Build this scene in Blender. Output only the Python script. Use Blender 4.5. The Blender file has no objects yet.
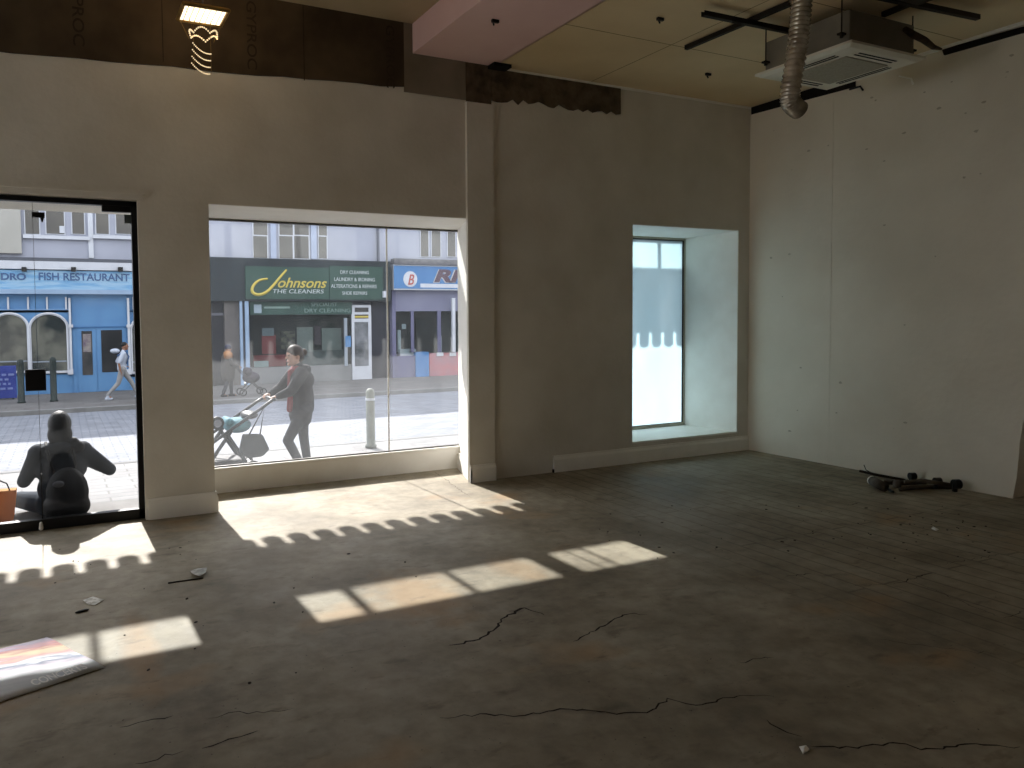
import bpy, bmesh, math, random
from mathutils import Vector, Matrix
random.seed(7)
sc = bpy.context.scene
COL = sc.collection
PI = math.pi

# ------------------------------------------------------------------ camera
F_PX, PITCH, ROLL, YAW = 751.256, 0.0458737, -0.0102309, 0.4472196
CAM = Vector((-7.6031, -6.6227, 1.65)); SX, SY = -87.224, -29.720
H_ROOM = 4.188; H_LEFT = 4.465
fw = Vector((math.sin(YAW)*math.cos(PITCH), math.cos(YAW)*math.cos(PITCH), -math.sin(PITCH)))
r0 = Vector((math.cos(YAW), -math.sin(YAW), 0)); u0 = r0.cross(fw)
rt = r0*math.cos(ROLL)+u0*math.sin(ROLL); up = -r0*math.sin(ROLL)+u0*math.cos(ROLL)
def ray(u, v): return fw + rt*((u-512-SX)/F_PX) - up*((v-384-SY)/F_PX)
def P(u, v, Y):
    r = ray(u, v); return CAM + r*((Y-CAM.y)/r.y)
def PX(u, v, X):
    r = ray(u, v); return CAM + r*((X-CAM.x)/r.x)
def PZ(u, v, Z):
    r = ray(u, v); return CAM + r*((Z-CAM.z)/r.z)
cd = bpy.data.cameras.new('camera'); cam = bpy.data.objects.new('camera', cd); COL.objects.link(cam)
cd.sensor_width = 36; cd.sensor_fit = 'HORIZONTAL'; cd.lens = F_PX/1024*36
cd.shift_x = -SX/1024; cd.shift_y = SY/1024; cd.clip_start = 0.05; cd.clip_end = 200
m = Matrix((rt, up, -fw)).transposed().to_4x4(); m.translation = CAM; cam.matrix_world = m
sc.camera = cam
sc.view_settings.view_transform = 'Standard'; sc.view_settings.look = 'None'
sc.view_settings.gamma = 1; sc.view_settings.exposure = 0.54; sc.view_settings.use_curve_mapping = False
sc.cycles.use_denoising = True
sc.cycles.max_bounces = 10; sc.cycles.diffuse_bounces = 7; sc.cycles.transparent_max_bounces = 16
sc.cycles.sample_clamp_indirect = 6.0; sc.cycles.caustics_reflective = False; sc.cycles.caustics_refractive = False

# ------------------------------------------------------------------ materials
def C(r, g, b):
    f = lambda c: (c/255/12.92) if c/255 <= 0.04045 else ((c/255+0.055)/1.055)**2.4
    return (f(r), f(g), f(b), 1.0)
MATS = {}
def mat(name, c1, c2=None, scale=3.0, rough=0.85, bump=0.0, bscale=30, metal=0.0, spec=0.3, stretch=None, detail=6, contrast=(0.35, 0.65)):
    if name in MATS: return MATS[name]
    M = bpy.data.materials.new(name); M.use_nodes = True; n = M.node_tree.nodes; l = M.node_tree.links
    b = n['Principled BSDF']; b.inputs['Roughness'].default_value = rough; b.inputs['Metallic'].default_value = metal
    b.inputs['Specular IOR Level'].default_value = spec
    tc = n.new('ShaderNodeTexCoord'); mp = n.new('ShaderNodeMapping'); l.new(tc.outputs['Object'], mp.inputs[0])
    if stretch: mp.inputs['Scale'].default_value = stretch
    if c2 is None: c2 = tuple(c*0.9 for c in c1[:3])+(1,)
    no = n.new('ShaderNodeTexNoise'); no.inputs['Scale'].default_value = scale; no.inputs['Detail'].default_value = detail
    l.new(mp.outputs[0], no.inputs['Vector'])
    cr = n.new('ShaderNodeValToRGB'); cr.color_ramp.elements[0].position = contrast[0]; cr.color_ramp.elements[1].position = contrast[1]
    cr.color_ramp.elements[0].color = c2; cr.color_ramp.elements[1].color = c1
    l.new(no.outputs['Fac'], cr.inputs[0]); l.new(cr.outputs[0], b.inputs['Base Color'])
    if bump:
        nb = n.new('ShaderNodeTexNoise'); nb.inputs['Scale'].default_value = bscale; nb.inputs['Detail'].default_value = 4
        l.new(tc.outputs['Object'], nb.inputs['Vector'])
        bp = n.new('ShaderNodeBump'); bp.inputs['Strength'].default_value = bump; bp.inputs['Distance'].default_value = 0.01
        l.new(nb.outputs['Fac'], bp.inputs['Height']); l.new(bp.outputs[0], b.inputs['Normal'])
    MATS[name] = M; return M
def glassy(name, haze, col=(0.92, 0.96, 1, 1), gloss=0.06, noise=0.0, tint=(0.97, 0.98, 1, 1), hazetype='ShaderNodeBsdfTranslucent', streak=(0.6, 0.6, 0.15)):
    M = bpy.data.materials.new(name); M.use_nodes = True; n = M.node_tree.nodes; l = M.node_tree.links
    n.remove(n['Principled BSDF']); out = n['Material Output']
    tr = n.new('ShaderNodeBsdfTransparent'); tr.inputs[0].default_value = tint
    gl = n.new('ShaderNodeBsdfGlossy'); gl.inputs['Roughness'].default_value = 0.02
    hz = n.new(hazetype); hz.inputs[0].default_value = col
    m1 = n.new('ShaderNodeMixShader'); m1.inputs[0].default_value = haze; l.new(tr.outputs[0], m1.inputs[1]); l.new(hz.outputs[0], m1.inputs[2])
    if noise:
        tc = n.new('ShaderNodeTexCoord'); mp = n.new('ShaderNodeMapping'); mp.inputs['Scale'].default_value = (streak[0]*4, 1, streak[2]*8)
        no = n.new('ShaderNodeTexNoise'); no.inputs['Scale'].default_value = 1.0; no.inputs['Detail'].default_value = 5
        l.new(tc.outputs['Object'], mp.inputs[0]); l.new(mp.outputs[0], no.inputs['Vector'])
        mr = n.new('ShaderNodeMapRange'); mr.inputs[1].default_value = 0.3; mr.inputs[2].default_value = 0.7
        mr.inputs[3].default_value = haze*(1-noise); mr.inputs[4].default_value = haze*(1+noise)
        l.new(no.outputs['Fac'], mr.inputs[0]); l.new(mr.outputs[0], m1.inputs[0])
    fr = n.new('ShaderNodeFresnel'); fr.inputs[0].default_value = 1.12
    m2 = n.new('ShaderNodeMixShader'); l.new(fr.outputs[0], m2.inputs[0]); l.new(m1.outputs[0], m2.inputs[1]); l.new(gl.outputs[0], m2.inputs[2])
    l.new(m2.outputs[0], out.inputs[0]); MATS[name] = M; return M
def emit(name, c, s):
    M = bpy.data.materials.new(name); M.use_nodes = True; n = M.node_tree.nodes; b = n['Principled BSDF']
    b.inputs['Base Color'].default_value = c; b.inputs['Emission Color'].default_value = c; b.inputs['Emission Strength'].default_value = s
    MATS[name] = M; return M

def floor_material():
    M = bpy.data.materials.new('worn_screed_floor'); M.use_nodes = True; n = M.node_tree.nodes; l = M.node_tree.links
    b = n['Principled BSDF']; b.inputs['Roughness'].default_value = 0.5; b.inputs['Specular IOR Level'].default_value = 0.35
    tc = n.new('ShaderNodeTexCoord')
    def noise(scale, detail, sx=1, sy=1, rot=0):
        mp = n.new('ShaderNodeMapping'); mp.inputs['Scale'].default_value = (sx, sy, 1); mp.inputs['Rotation'].default_value = (0, 0, rot)
        l.new(tc.outputs['Object'], mp.inputs[0]); no = n.new('ShaderNodeTexNoise'); no.inputs['Scale'].default_value = scale
        no.inputs['Detail'].default_value = detail; no.inputs['Roughness'].default_value = 0.6; l.new(mp.outputs[0], no.inputs['Vector']); return no.outputs['Fac']
    def ramp(src, p0, c0, p1, c1):
        r = n.new('ShaderNodeValToRGB'); e = r.color_ramp.elements; e[0].position = p0; e[1].position = p1; e[0].color = c0; e[1].color = c1
        l.new(src, r.inputs[0]); return r.outputs[0]
    def mix(a, c, f, t='MIX'):
        x = n.new('ShaderNodeMix'); x.data_type = 'RGBA'; x.blend_type = t
        for s, k in ((f, 0), (a, 6), (c, 7)):
            if hasattr(s, 'links'): l.new(s, x.inputs[k])
            else: x.inputs[k].default_value = s
        return x.outputs[2]
    base = ramp(noise(1.3, 8), 0.36, C(130, 120, 101), 0.64, C(172, 162, 142))
    fine = ramp(noise(9, 8), 0.3, (0.72, 0.72, 0.72, 1), 0.6, (1, 1, 1, 1))
    c = mix(base, fine, 1.0, 'MULTIPLY')
    # orange-brown stains with a shape of their own
    st = ramp(noise(0.9, 3, 1, 1.4, 0.5), 0.60, (0, 0, 0, 1), 0.72, (1, 1, 1, 1))
    c = mix(c, C(176, 140, 96), mix((0, 0, 0, 1), (0.55, 0.55, 0.55, 1), st))
    for (sx_, sy_, rx_, ry_, am_) in ((-5.72, -2.62, .30, .5, .5), (-7.30, -2.62, .10, .6, .45), (-4.95, -2.45, .18, .3, .3), (-1.2, -3.9, .6, .5, .35), (-2.0, -0.5, .3, .25, .3)):
        mp_ = n.new('ShaderNodeMapping'); mp_.inputs['Location'].default_value = (-sx_/rx_, -sy_/ry_, 0); mp_.inputs['Scale'].default_value = (1/rx_, 1/ry_, 0)
        l.new(tc.outputs['Object'], mp_.inputs[0]); ln = n.new('ShaderNodeVectorMath'); ln.operation = 'LENGTH'; l.new(mp_.outputs[0], ln.inputs[0])
        ad_ = n.new('ShaderNodeMath'); ad_.operation = 'MULTIPLY_ADD'; ad_.inputs[1].default_value = 1.6; l.new(noise(5, 6), ad_.inputs[0]); l.new(ln.outputs['Value'], ad_.inputs[2])
        m_ = n.new('ShaderNodeMapRange'); m_.inputs[1].default_value = 1.2; m_.inputs[2].default_value = 1.9; m_.inputs[3].default_value = am_; m_.inputs[4].default_value = 0; l.new(ad_.outputs[0], m_.inputs[0])
        c = mix(c, C(168, 128, 78), m_.outputs[0])
    # dark scuffs
    sf = ramp(noise(4.0, 10, 1, 2.2, 0.2), 0.58, (0, 0, 0, 1), 0.70, (1, 1, 1, 1))
    c = mix(c, C(92, 82, 68), mix((0, 0, 0, 1), (0.55, 0.55, 0.55, 1), sf))
    # specks
    sp = ramp(noise(45, 2), 0.70, (0, 0, 0, 1), 0.74, (1, 1, 1, 1))
    c = mix(c, C(60, 52, 44), mix((0, 0, 0, 1), (0.8, 0.8, 0.8, 1), sp))
    # old board and sheet joints towards the right wall
    mp = n.new('ShaderNodeMapping'); mp.inputs['Rotation'].default_value = (0, 0, PI/2+0.02); l.new(tc.outputs['Object'], mp.inputs[0])
    br = n.new('ShaderNodeTexBrick'); br.inputs['Color1'].default_value = (1, 1, 1, 1); br.inputs['Color2'].default_value = (0.93, 0.91, 0.88, 1)
    br.inputs['Mortar'].default_value = (0.35, 0.31, 0.26, 1); br.inputs['Scale'].default_value = 1.0; br.inputs['Brick Width'].default_value = 1.9
    br.inputs['Row Height'].default_value = 0.16; br.inputs['Mortar Size'].default_value = 0.011; br.inputs['Mortar Smooth'].default_value = 0.6
    l.new(mp.outputs[0], br.inputs[0])
    sep = n.new('ShaderNodeSeparateXYZ'); l.new(tc.outputs['Object'], sep.inputs[0])
    add = n.new('ShaderNodeMath'); add.operation = 'ADD'; l.new(sep.outputs[0], add.inputs[0]); l.new(noise(0.8, 3), add.inputs[1])
    mr = n.new('ShaderNodeMapRange'); mr.inputs[1].default_value = -3.6; mr.inputs[2].default_value = -2.4; mr.inputs[3].default_value = 0; mr.inputs[4].default_value = 0.65
    l.new(add.outputs[0], mr.inputs[0])
    c = mix(c, br.outputs[0], mr.outputs[0], 'MULTIPLY')
    l.new(c, b.inputs['Base Color'])
    bp = n.new('ShaderNodeBump'); bp.inputs['Strength'].default_value = 0.25; bp.inputs['Distance'].default_value = 0.01
    l.new(noise(14, 8), bp.inputs['Height']); l.new(bp.outputs[0], b.inputs['Normal'])
    rr = n.new('ShaderNodeMapRange'); rr.inputs[3].default_value = 0.55; rr.inputs[4].default_value = 0.78; l.new(noise(2.5, 5), rr.inputs[0]); l.new(rr.outputs[0], b.inputs['Roughness'])
    MATS['floor'] = M; return M
def paving_material(name, c1, c2, mortar, bw, rh, ms=0.01):
    M = bpy.data.materials.new(name); M.use_nodes = True; n = M.node_tree.nodes; l = M.node_tree.links; b = n['Principled BSDF']; b.inputs['Roughness'].default_value = 0.85
    tc = n.new('ShaderNodeTexCoord'); br = n.new('ShaderNodeTexBrick'); l.new(tc.outputs['Object'], br.inputs[0])
    br.inputs['Color1'].default_value = c1; br.inputs['Color2'].default_value = c2; br.inputs['Mortar'].default_value = mortar
    br.inputs['Scale'].default_value = 1; br.inputs['Brick Width'].default_value = bw; br.inputs['Row Height'].default_value = rh; br.inputs['Mortar Size'].default_value = ms
    no = n.new('ShaderNodeTexNoise'); no.inputs['Scale'].default_value = 2.2; no.inputs['Detail'].default_value = 8; l.new(tc.outputs['Object'], no.inputs[0])
    r = n.new('ShaderNodeValToRGB'); r.color_ramp.elements[0].color = (0.78, 0.78, 0.78, 1); r.color_ramp.elements[0].position = 0.35; r.color_ramp.elements[1].position = 0.65; l.new(no.outputs[0], r.inputs[0])
    x = n.new('ShaderNodeMix'); x.data_type = 'RGBA'; x.blend_type = 'MULTIPLY'; x.inputs[0].default_value = 1
    l.new(br.outputs[0], x.inputs[6]); l.new(r.outputs[0], x.inputs[7]); l.new(x.outputs[2], b.inputs['Base Color']); MATS[name] = M; return M

plaster = mat('wall_plaster', C(228, 224, 215), C(212, 207, 196), 1.6, 0.9, 0.25, 22, contrast=(0.3, 0.62))
plaster_r = mat('side_wall_plaster', C(234, 226, 211), C(222, 213, 197), 1.1, 0.9, 0.35, 14)
paint = mat('white_paint', C(250, 248, 242), C(244, 241, 234), 4, 0.6, 0.05)
bareboard = mat('bare_board', C(92, 78, 60), C(66, 54, 40), 2.0, 0.9)
barepatch = mat('bare_masonry', C(112, 98, 80), C(72, 61, 48), 7, 0.95, 0.6, 18)
greyboard = mat('grey_board', C(140, 130, 114), C(122, 112, 96), 2.5, 0.9)
ceil_cream = mat('ceiling_cream', C(234, 214, 176), C(216, 194, 154), 0.9, 0.9, contrast=(0.3, 0.7))
ceil_left = mat('ceiling_left', C(190, 176, 150), C(172, 156, 128), 1.2, 0.9)
pink = mat('pink_board', C(236, 204, 202), C(226, 190, 188), 1.1, 0.85)
pinkside = pink
dark = mat('dark_gap', C(26, 22, 18), C(16, 13, 10), 6, 0.9)
blackm = mat('black_metal', C(24, 24, 26), C(16, 16, 18), 8, 0.4)
inkm = mat('board_ink', C(62, 52, 39), C(54, 45, 33), 8, 0.9)
steel = mat('galvanised_steel', C(105, 104, 100), C(78, 76, 72), 6, 0.5, metal=0.4)
darksteel = mat('dark_channel', C(48, 42, 36), C(34, 30, 25), 8, 0.6, metal=0.3)
foil = mat('foil_duct', C(214, 208, 194), C(160, 152, 138), 12, 0.25, 0.2, 40, metal=0.6)
acwhite = mat('ac_white', C(234, 230, 214), C(226, 221, 204), 3, 0.5)
acgrille = mat('ac_grille', C(176, 170, 152), C(160, 153, 136), 60, 0.7)
floorM = floor_material()
crackm = mat('crack_dark', C(44, 34, 25), C(30, 24, 18), 12, 0.95)
glass_clear = glassy('hazy_glass', 0.022, noise=0.45, tint=(0.92, 0.93, 0.95, 1))
glass_door = glassy('smeared_glass', 0.004, noise=0.6, streak=(1.2, 1, 0.1), tint=(0.90, 0.91, 0.93, 1))
glass_frost = glassy('frosted_glass', 0.93, col=(0.49, 0.61, 0.66, 1), noise=0.05)
glass_plain = glassy('shop_glass', 0.0, col=(0.5, 0.5, 0.5, 1), tint=(0.8, 0.85, 0.85, 1))
glass_roof = glassy('roof_glass', 0.05, tint=(0.93, 0.95, 0.95, 1))

# ------------------------------------------------------------------ mesh helpers
class MB:
    def __init__(s): s.bm = bmesh.new()
    def poly(s, pts, faces):
        vs = [s.bm.verts.new(p) for p in pts]
        for f in faces:
            try: s.bm.faces.new([vs[i] for i in f])
            except ValueError: pass
        return s
    def box(s, x0, x1, y0, y1, z0, z1):
        if x0 > x1: x0, x1 = x1, x0
        if y0 > y1: y0, y1 = y1, y0
        if z0 > z1: z0, z1 = z1, z0
        return s.poly([(x0,y0,z0),(x1,y0,z0),(x1,y1,z0),(x0,y1,z0),(x0,y0,z1),(x1,y0,z1),(x1,y1,z1),(x0,y1,z1)],
                      [(0,3,2,1),(4,5,6,7),(0,1,5,4),(1,2,6,5),(2,3,7,6),(3,0,4,7)])
    def prism(s, pts, vec):
        n = len(pts); vec = Vector(vec); a = [Vector(p) for p in pts]
        return s.poly(a+[p+vec for p in a], [tuple(range(n))[::-1], tuple(range(n, 2*n))]+[(i, (i+1) % n, n+(i+1) % n, n+i) for i in range(n)])
    def tube(s, pts, r, seg=8, cap=True):
        pts = [Vector(p) for p in pts]; rs = r if isinstance(r, (list, tuple)) else [r]*len(pts); rings = []; ref = None
        for i, p in enumerate(pts):
            d = (pts[min(i+1, len(pts)-1)]-pts[max(i-1, 0)])
            if d.length < 1e-9: d = Vector((0, 0, 1))
            d.normalize()
            if ref is None: ref = Vector((0, 0, 1)) if abs(d.z) < 0.9 else Vector((1, 0, 0))
            a = d.cross(ref); a = a.normalized() if a.length > 1e-6 else d.orthogonal().normalized(); b = d.cross(a).normalized(); ref = a.cross(d)
            rings.append([s.bm.verts.new(p+(a*math.cos(t)+b*math.sin(t))*rs[i]) for t in [2*PI*k/seg for k in range(seg)]])
        for q, w in zip(rings, rings[1:]):
            for k in range(seg): s.bm.faces.new((q[k], q[(k+1) % seg], w[(k+1) % seg], w[k]))
        if cap: s.bm.faces.new(rings[0][::-1]); s.bm.faces.new(rings[-1])
        return s
    def cone(s, p0, p1, ra, rb, seg=12):
        p0 = Vector(p0); p1 = Vector(p1); d = p1-p0; L = d.length; d = d.normalized() if L > 1e-6 else Vector((0, 0, 1))
        pts, rs = [], []
        for k in range(1, 5): a = PI/2*(1-k/4); pts.append(p0-d*ra*math.sin(a)); rs.append(max(ra*math.cos(a), ra*0.05))
        for k in range(0, 4): a = PI/2*k/4; pts.append(p1+d*rb*math.sin(a)); rs.append(rb*math.cos(a))
        pts.insert(0, p0-d*ra*0.999); rs.insert(0, ra*0.04); pts.append(p1+d*rb*0.999); rs.append(rb*0.04)
        return s.tube(pts, rs, seg)
    def ell(s, c, r, seg=16, rings=10, M=None):
        c = Vector(c); vs = []; top = Vector((0, 0, r[2])); bot = Vector((0, 0, -r[2]))
        f = (lambda v: c+(M @ v)) if M else (lambda v: c+v)
        t = s.bm.verts.new(f(top)); b = s.bm.verts.new(f(bot))
        for i in range(1, rings):
            a = PI*i/rings; vs.append([s.bm.verts.new(f(Vector((r[0]*math.sin(a)*math.cos(q), r[1]*math.sin(a)*math.sin(q), r[2]*math.cos(a))))) for q in [2*PI*k/seg for k in range(seg)]])
        for k in range(seg): s.bm.faces.new((t, vs[0][k], vs[0][(k+1) % seg])); s.bm.faces.new((b, vs[-1][(k+1) % seg], vs[-1][k]))
        for q, w in zip(vs, vs[1:]):
            for k in range(seg): s.bm.faces.new((q[k], w[k], w[(k+1) % seg], q[(k+1) % seg]))
        return s
    def build(s, name, m, parent=None, smooth=False, T=None, bevel=0, remesh=0, sm=2):
        if T is not None: s.bm.transform(T)
        bmesh.ops.recalc_face_normals(s.bm, faces=s.bm.faces)
        me = bpy.data.meshes.new(name); s.bm.to_mesh(me); s.bm.free(); me.materials.append(m)
        o = bpy.data.objects.new(name, me); COL.objects.link(o)
        if parent is not None: par(o, parent)
        if smooth: me.polygons.foreach_set('use_smooth', [True]*len(me.polygons))
        if bevel:
            b = o.modifiers.new('bevel', 'BEVEL'); b.width = bevel; b.segments = 2; b.limit_method = 'ANGLE'
        if remesh:
            r = o.modifiers.new('remesh', 'REMESH'); r.mode = 'VOXEL'; r.voxel_size = remesh; r.use_smooth_shade = True
            k = o.modifiers.new('smooth', 'SMOOTH'); k.iterations = sm; k.factor = 0.5
        return o
def par(o, p):
    o.parent = p; q = Matrix.Identity(4)
    if p.type == 'EMPTY': q = Matrix.Translation(p.location).inverted()
    o.matrix_parent_inverse = q
def thing(name, label, cat, loc=(0, 0, 0), group=None):
    o = bpy.data.objects.new(name, None); COL.objects.link(o); o.location = loc; o.empty_display_size = 0.1
    o['label'] = label; o['category'] = cat
    if group: o['group'] = group
    return o
def tag(o, label, cat, group=None, kind=None):
    o['label'] = label; o['category'] = cat
    if group: o['group'] = group
    if kind: o['kind'] = kind
    return o
def struct(o, label=None, cat=None):
    o['kind'] = 'structure'
    if label: o['label'] = label
    if cat: o['category'] = cat
    return o
def text(s, x, y, z, m, parent, width, height, shear=0.0, bold=0.0, name='lettering', rot=(PI/2, 0, 0), align='LEFT', extr=0.006):
    cu = bpy.data.curves.new(name, 'FONT'); cu.body = s; cu.shear = shear; cu.offset = bold; cu.extrude = extr; cu.align_x = align; cu.size = 1
    o = bpy.data.objects.new(name, cu); COL.objects.link(o); cu.materials.append(m)
    bpy.context.view_layer.update(); d = o.dimensions
    sx = width/max(d.x, 1e-3); sy = height/max(d.y, 1e-3)
    me = bpy.data.meshes.new_from_object(o.evaluated_get(bpy.context.evaluated_depsgraph_get())); bpy.data.objects.remove(o)
    o = bpy.data.objects.new(name, me); COL.objects.link(o)
    if not me.materials: me.materials.append(m)
    o.scale = (sx, sy, 1); o.rotation_euler = rot; o.location = (x, y, z)
    if parent is not None: par(o, parent)
    return o

# ------------------------------------------------------------------ room shell
WX0, WY0 = -14.0, -13.0
W1 = (-9.6, -7.03, 0.0, 2.655)
W2 = (-6.46, -3.93, 0.24, 2.66)
W3 = (-1.83, -0.18, 0.235, 2.70)
GY = 0.74   # glass plane of windows 2 and 3
b = MB()
TH = 0.85; ZT = 4.7
b.box(WX0, W1[0], 0, TH, 0, ZT)
b.box(W1[0], W1[1], 0, TH, W1[3], ZT)
b.prism([(W1[1], 0, 0), (W2[0], 0, 0), (W2[0], TH, 0), (W1[1]+.25, TH, 0), (W1[1], .14, 0)], (0, 0, ZT))
b.box(W2[0], W2[1], 0, TH, W2[3], ZT); b.box(W2[1], -3.6, .1, TH, W2[3], ZT)
b.box(W2[0]-0.01, -3.60, GY-0.03, TH, -0.2, 0.225)       # plinth below the glass
b.prism([(W2[1], 0, 0), (W3[0], 0, 0), (W3[0], TH, 0), (-3.60, TH, 0), (-3.65, GY, 0)], (0, 0, ZT))
b.box(W3[0], 0, 0, TH, 0, W3[2])
b.box(W3[0], 0, 0, TH, W3[3], ZT)
b.prism([(W3[1], 0, .235), (0.02, 0, .235), (0.02, TH, .235), (-0.30, TH, .235), (-0.315, GY, .235)], (0, 0, W3[3]-0.235), )
b.prism([(W3[0], 0.0, 2.70), (W3[0], TH, 2.70), (W3[0], TH, 2.67), (W3[0], GY, 2.67)], (1.65, 0, 0))
b.box(-9.62, -7.0, 0.10, TH, 2.645, 2.70)
wf = struct(b.build('wall_front', plaster))
# pilaster
b = MB(); b.box(-3.955, -3.655, -0.035, 0.0, 0, 3.80); pil = struct(b.build('trim_1', plaster)); 
bm_ = MB(); bm_.box(-3.95, -3.66, -0.012, 0.0, 3.78, H_ROOM); bm_.build('bare_patch', barepatch, wf)
# ragged lower edge of the bare patches
def ragged(x0, x1, za, zb, ztop, y, amp, n, m, name='bare_patch'):
    top = [(x0, y, ztop), (x1, y, ztop)]; bot = []
    for i in range(n+1):
        t = i/n; bot.append((x1+(x0-x1)*t, y, zb+(za-zb)*t+random.uniform(-amp, amp)))
    q = MB(); q.prism(top+bot, (0, abs(y)-0.001, 0)); return q.build(name, m, wf)
ragged(-3.655, -2.01, 3.86, 3.90, H_ROOM, -0.012, 0.03, 26, barepatch)
ragged(WX0, -4.62, 3.46, 3.86, H_LEFT, -0.014, 0.012, 40, bareboard, 'bare_board')
b = MB(); b.box(-4.62, -3.955, -0.016, 0, 3.82, H_ROOM+0.3); b.build('grey_board', greyboard, wf)
# bare board joints and faint print
for px, v0, v1 in ((243, 0, 74), (383, 28, 88), (68, 0, 60)):
    a = P(px, (v0+v1)/2, -0.016)
    t = text('GYPROC', a.x+0.035, -0.0165, 4.42, inkm, wf, 0.58, 0.085, bold=0.01, rot=(PI/2, PI/2, 0), extr=0.0005, name='printed_lettering')
for xx in (-9.2, -8.0, -6.8, -5.6):
    b = MB(); b.box(xx-0.004, xx+0.004, -0.0155, -0.012, 3.8, H_LEFT); b.build('joint_line', inkm, wf)
b = MB(); b.box(0, 0.3, -2.8, 0.6, 0, ZT); wr = struct(b.build('wall_right', plaster_r))
# crumbling end of the wall
bm2 = MB(); bm2.box(0.0, 0.5, -2.99, -2.86, 0, ZT)
b = MB()
ze = [0]; 
while ze[-1] < ZT-0.3: ze.append(ze[-1]+random.uniform(0.08, 0.3))
ze.append(ZT); ye = [-2.905-0.045*min(z, 2.8)-random.uniform(0, 0.03) for z in ze]; ye[0] = -2.895
b.prism([(0.0, -2.8, 0)]+[(0.0, y, z) for y, z in zip(ye, ze)]+[(0.0, -2.8, ZT)], (0.3, 0, 0)); b.build('broken_edge', plaster_r, wr)
bm2.bm.free()
b = MB(); b.box(-0.003, 0.0, -1.10, -1.085, 0, H_ROOM-0.14); b.build('joint_line', plaster_r, wr)
b = MB(); b.box(0.32, 0.6, WY0, -2.5, 0, ZT); struct(b.build('wall_recess', plaster))
b = MB(); b.box(WX0-0.3, WX0, WY0, 0.85, -0.1, 1.0); b.box(WX0-0.3, WX0, WY0, 0.85, 3.2, ZT); b.box(WX0-0.3, WX0, -0.8, 0.85, 1.0, 3.2); b.box(WX0-0.3, WX0, WY0, -5.5, 1.0, 3.2)  # opening in this unseen wall is added to bring in fill light
struct(b.build('wall_left', plaster))
b = MB(); b.box(WX0-0.3, 0.6, WY0-0.3, WY0, -0.1, ZT); struct(b.build('wall_back', plaster))
# floor
b = MB(); b.box(WX0, 0.4, WY0, 0, -0.25, 0); b.box(W2[0]-0.01, -3.60, -0.001, GY-0.029, -0.25, 0); b.box(W1[0], W1[1], -0.001, 0.30, -0.25, 0)
fl = struct(b.build('floor', floorM))
# ceilings
b = MB(); b.box(-3.635, 0.5, WY0, 0, H_ROOM, H_ROOM+0.15); ce = struct(b.build('ceiling', ceil_cream))
b = MB(); b.box(WX0, -4.53, WY0, 0, H_LEFT, H_LEFT+0.15); struct(b.build('ceiling_left', ceil_left))
b = MB(); b.box(-4.53, -3.62, WY0, 0, H_ROOM, 4.7)
struct(b.build('beam', pink), 'boxed pink plasterboard beam under the ceiling', None)
# roof slab
b = MB(); b.box(WX0-0.3, 0.6, WY0-0.3, TH, ZT, ZT+0.2); struct(b.build('roof', plaster))
b = MB()
b.box(-3.70, -3.50, -0.14, -0.0, H_ROOM-0.035, H_ROOM-0.002); b.build('black_gap', dark, ce)
# sheet joints in ceiling
jm = mat('ceiling_joint', C(150, 128, 92), C(140, 118, 84), 3, 0.9)
for yy in (-1.2, -2.4, -3.6):
    b = MB(); b.box(-3.62, 0, yy-0.004, yy+0.004, H_ROOM-0.001, H_ROOM+0.01); b.build('joint_line', jm, ce)
for xx in (-2.42,):
    b = MB(); b.box(xx-0.004, xx+0.004, -5, 0, H_ROOM-0.001, H_ROOM+0.01); b.build('joint_line', jm, ce)
# cornice strip, slots at top of the right wall
b = MB(); b.box(-0.026, 0, -2.93, -1.6, H_ROOM-0.03, H_ROOM); b.build('white_strip', paint, wr)
b = MB(); b.prism([(-0.012, -0.02, H_ROOM-0.005), (-0.012, -0.02, H_ROOM-0.09), (-0.012, -1.35, H_ROOM-0.13), (-0.012, -1.35, H_ROOM-0.005)], (0.011, 0, 0)); b.build('gap', dark, wr)
b = MB(); b.prism([(-0.022, -2.22, H_ROOM-0.025), (-0.022, -2.24, H_ROOM-0.085), (-0.022, -2.93, H_ROOM-0.10), (-0.022, -2.93, H_ROOM-0.05)], (0.021, 0, 0)); b.build('gap', dark, wr)
# front cornice line between ceiling and wall
b = MB(); b.box(-3.5, 0, -0.02, 0, H_ROOM-0.022, H_ROOM); b.build('white_strip', paint, wf)

# white painted linings of the window recesses
b = MB(); b.prism([(W2[0], 0.004, 2.68), (W2[0], GY+.05, 2.68), (W2[0], GY+.05, 2.635), (W2[0], GY-0.03, 2.635), (W2[0], 0.004, 2.655)], (W2[1]-W2[0]+0.30, 0, 0)); struct(b.build('trim_3', paint))
b = MB(); b.prism([(W2[1], 0.003, 0), (W2[1]-0.008, 0.003, 0), (-3.665, GY-0.02, 0), (-3.655, GY-0.02, 0)], (0, 0, 2.655)); struct(b.build('trim_4', paint))
b = MB(); b.box(W2[0], -3.66, GY-0.038, GY-0.031, 0.0, 0.226); struct(b.build('trim_5', paint))
b = MB(); b.prism([(W3[1], 0.003, 0.24), (W3[1]-0.008, 0.003, 0.24), (-0.325, GY-0.02, 0.24), (-0.315, GY-0.02, 0.24)], (0, 0, 2.45)); struct(b.build('trim_6', paint))
b = MB(); b.prism([(W3[0], 0.003, 2.70), (W3[0], GY-0.02, 2.675), (W3[0], GY-0.02, 2.665), (W3[0], 0.003, 2.69)], (1.65, 0, 0)); struct(b.build('trim_7', paint))
b = MB(); b.box(W3[0], W3[0]+0.006, 0.003, GY-0.02, 0.24, 2.69); struct(b.build('trim_8', paint))
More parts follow.
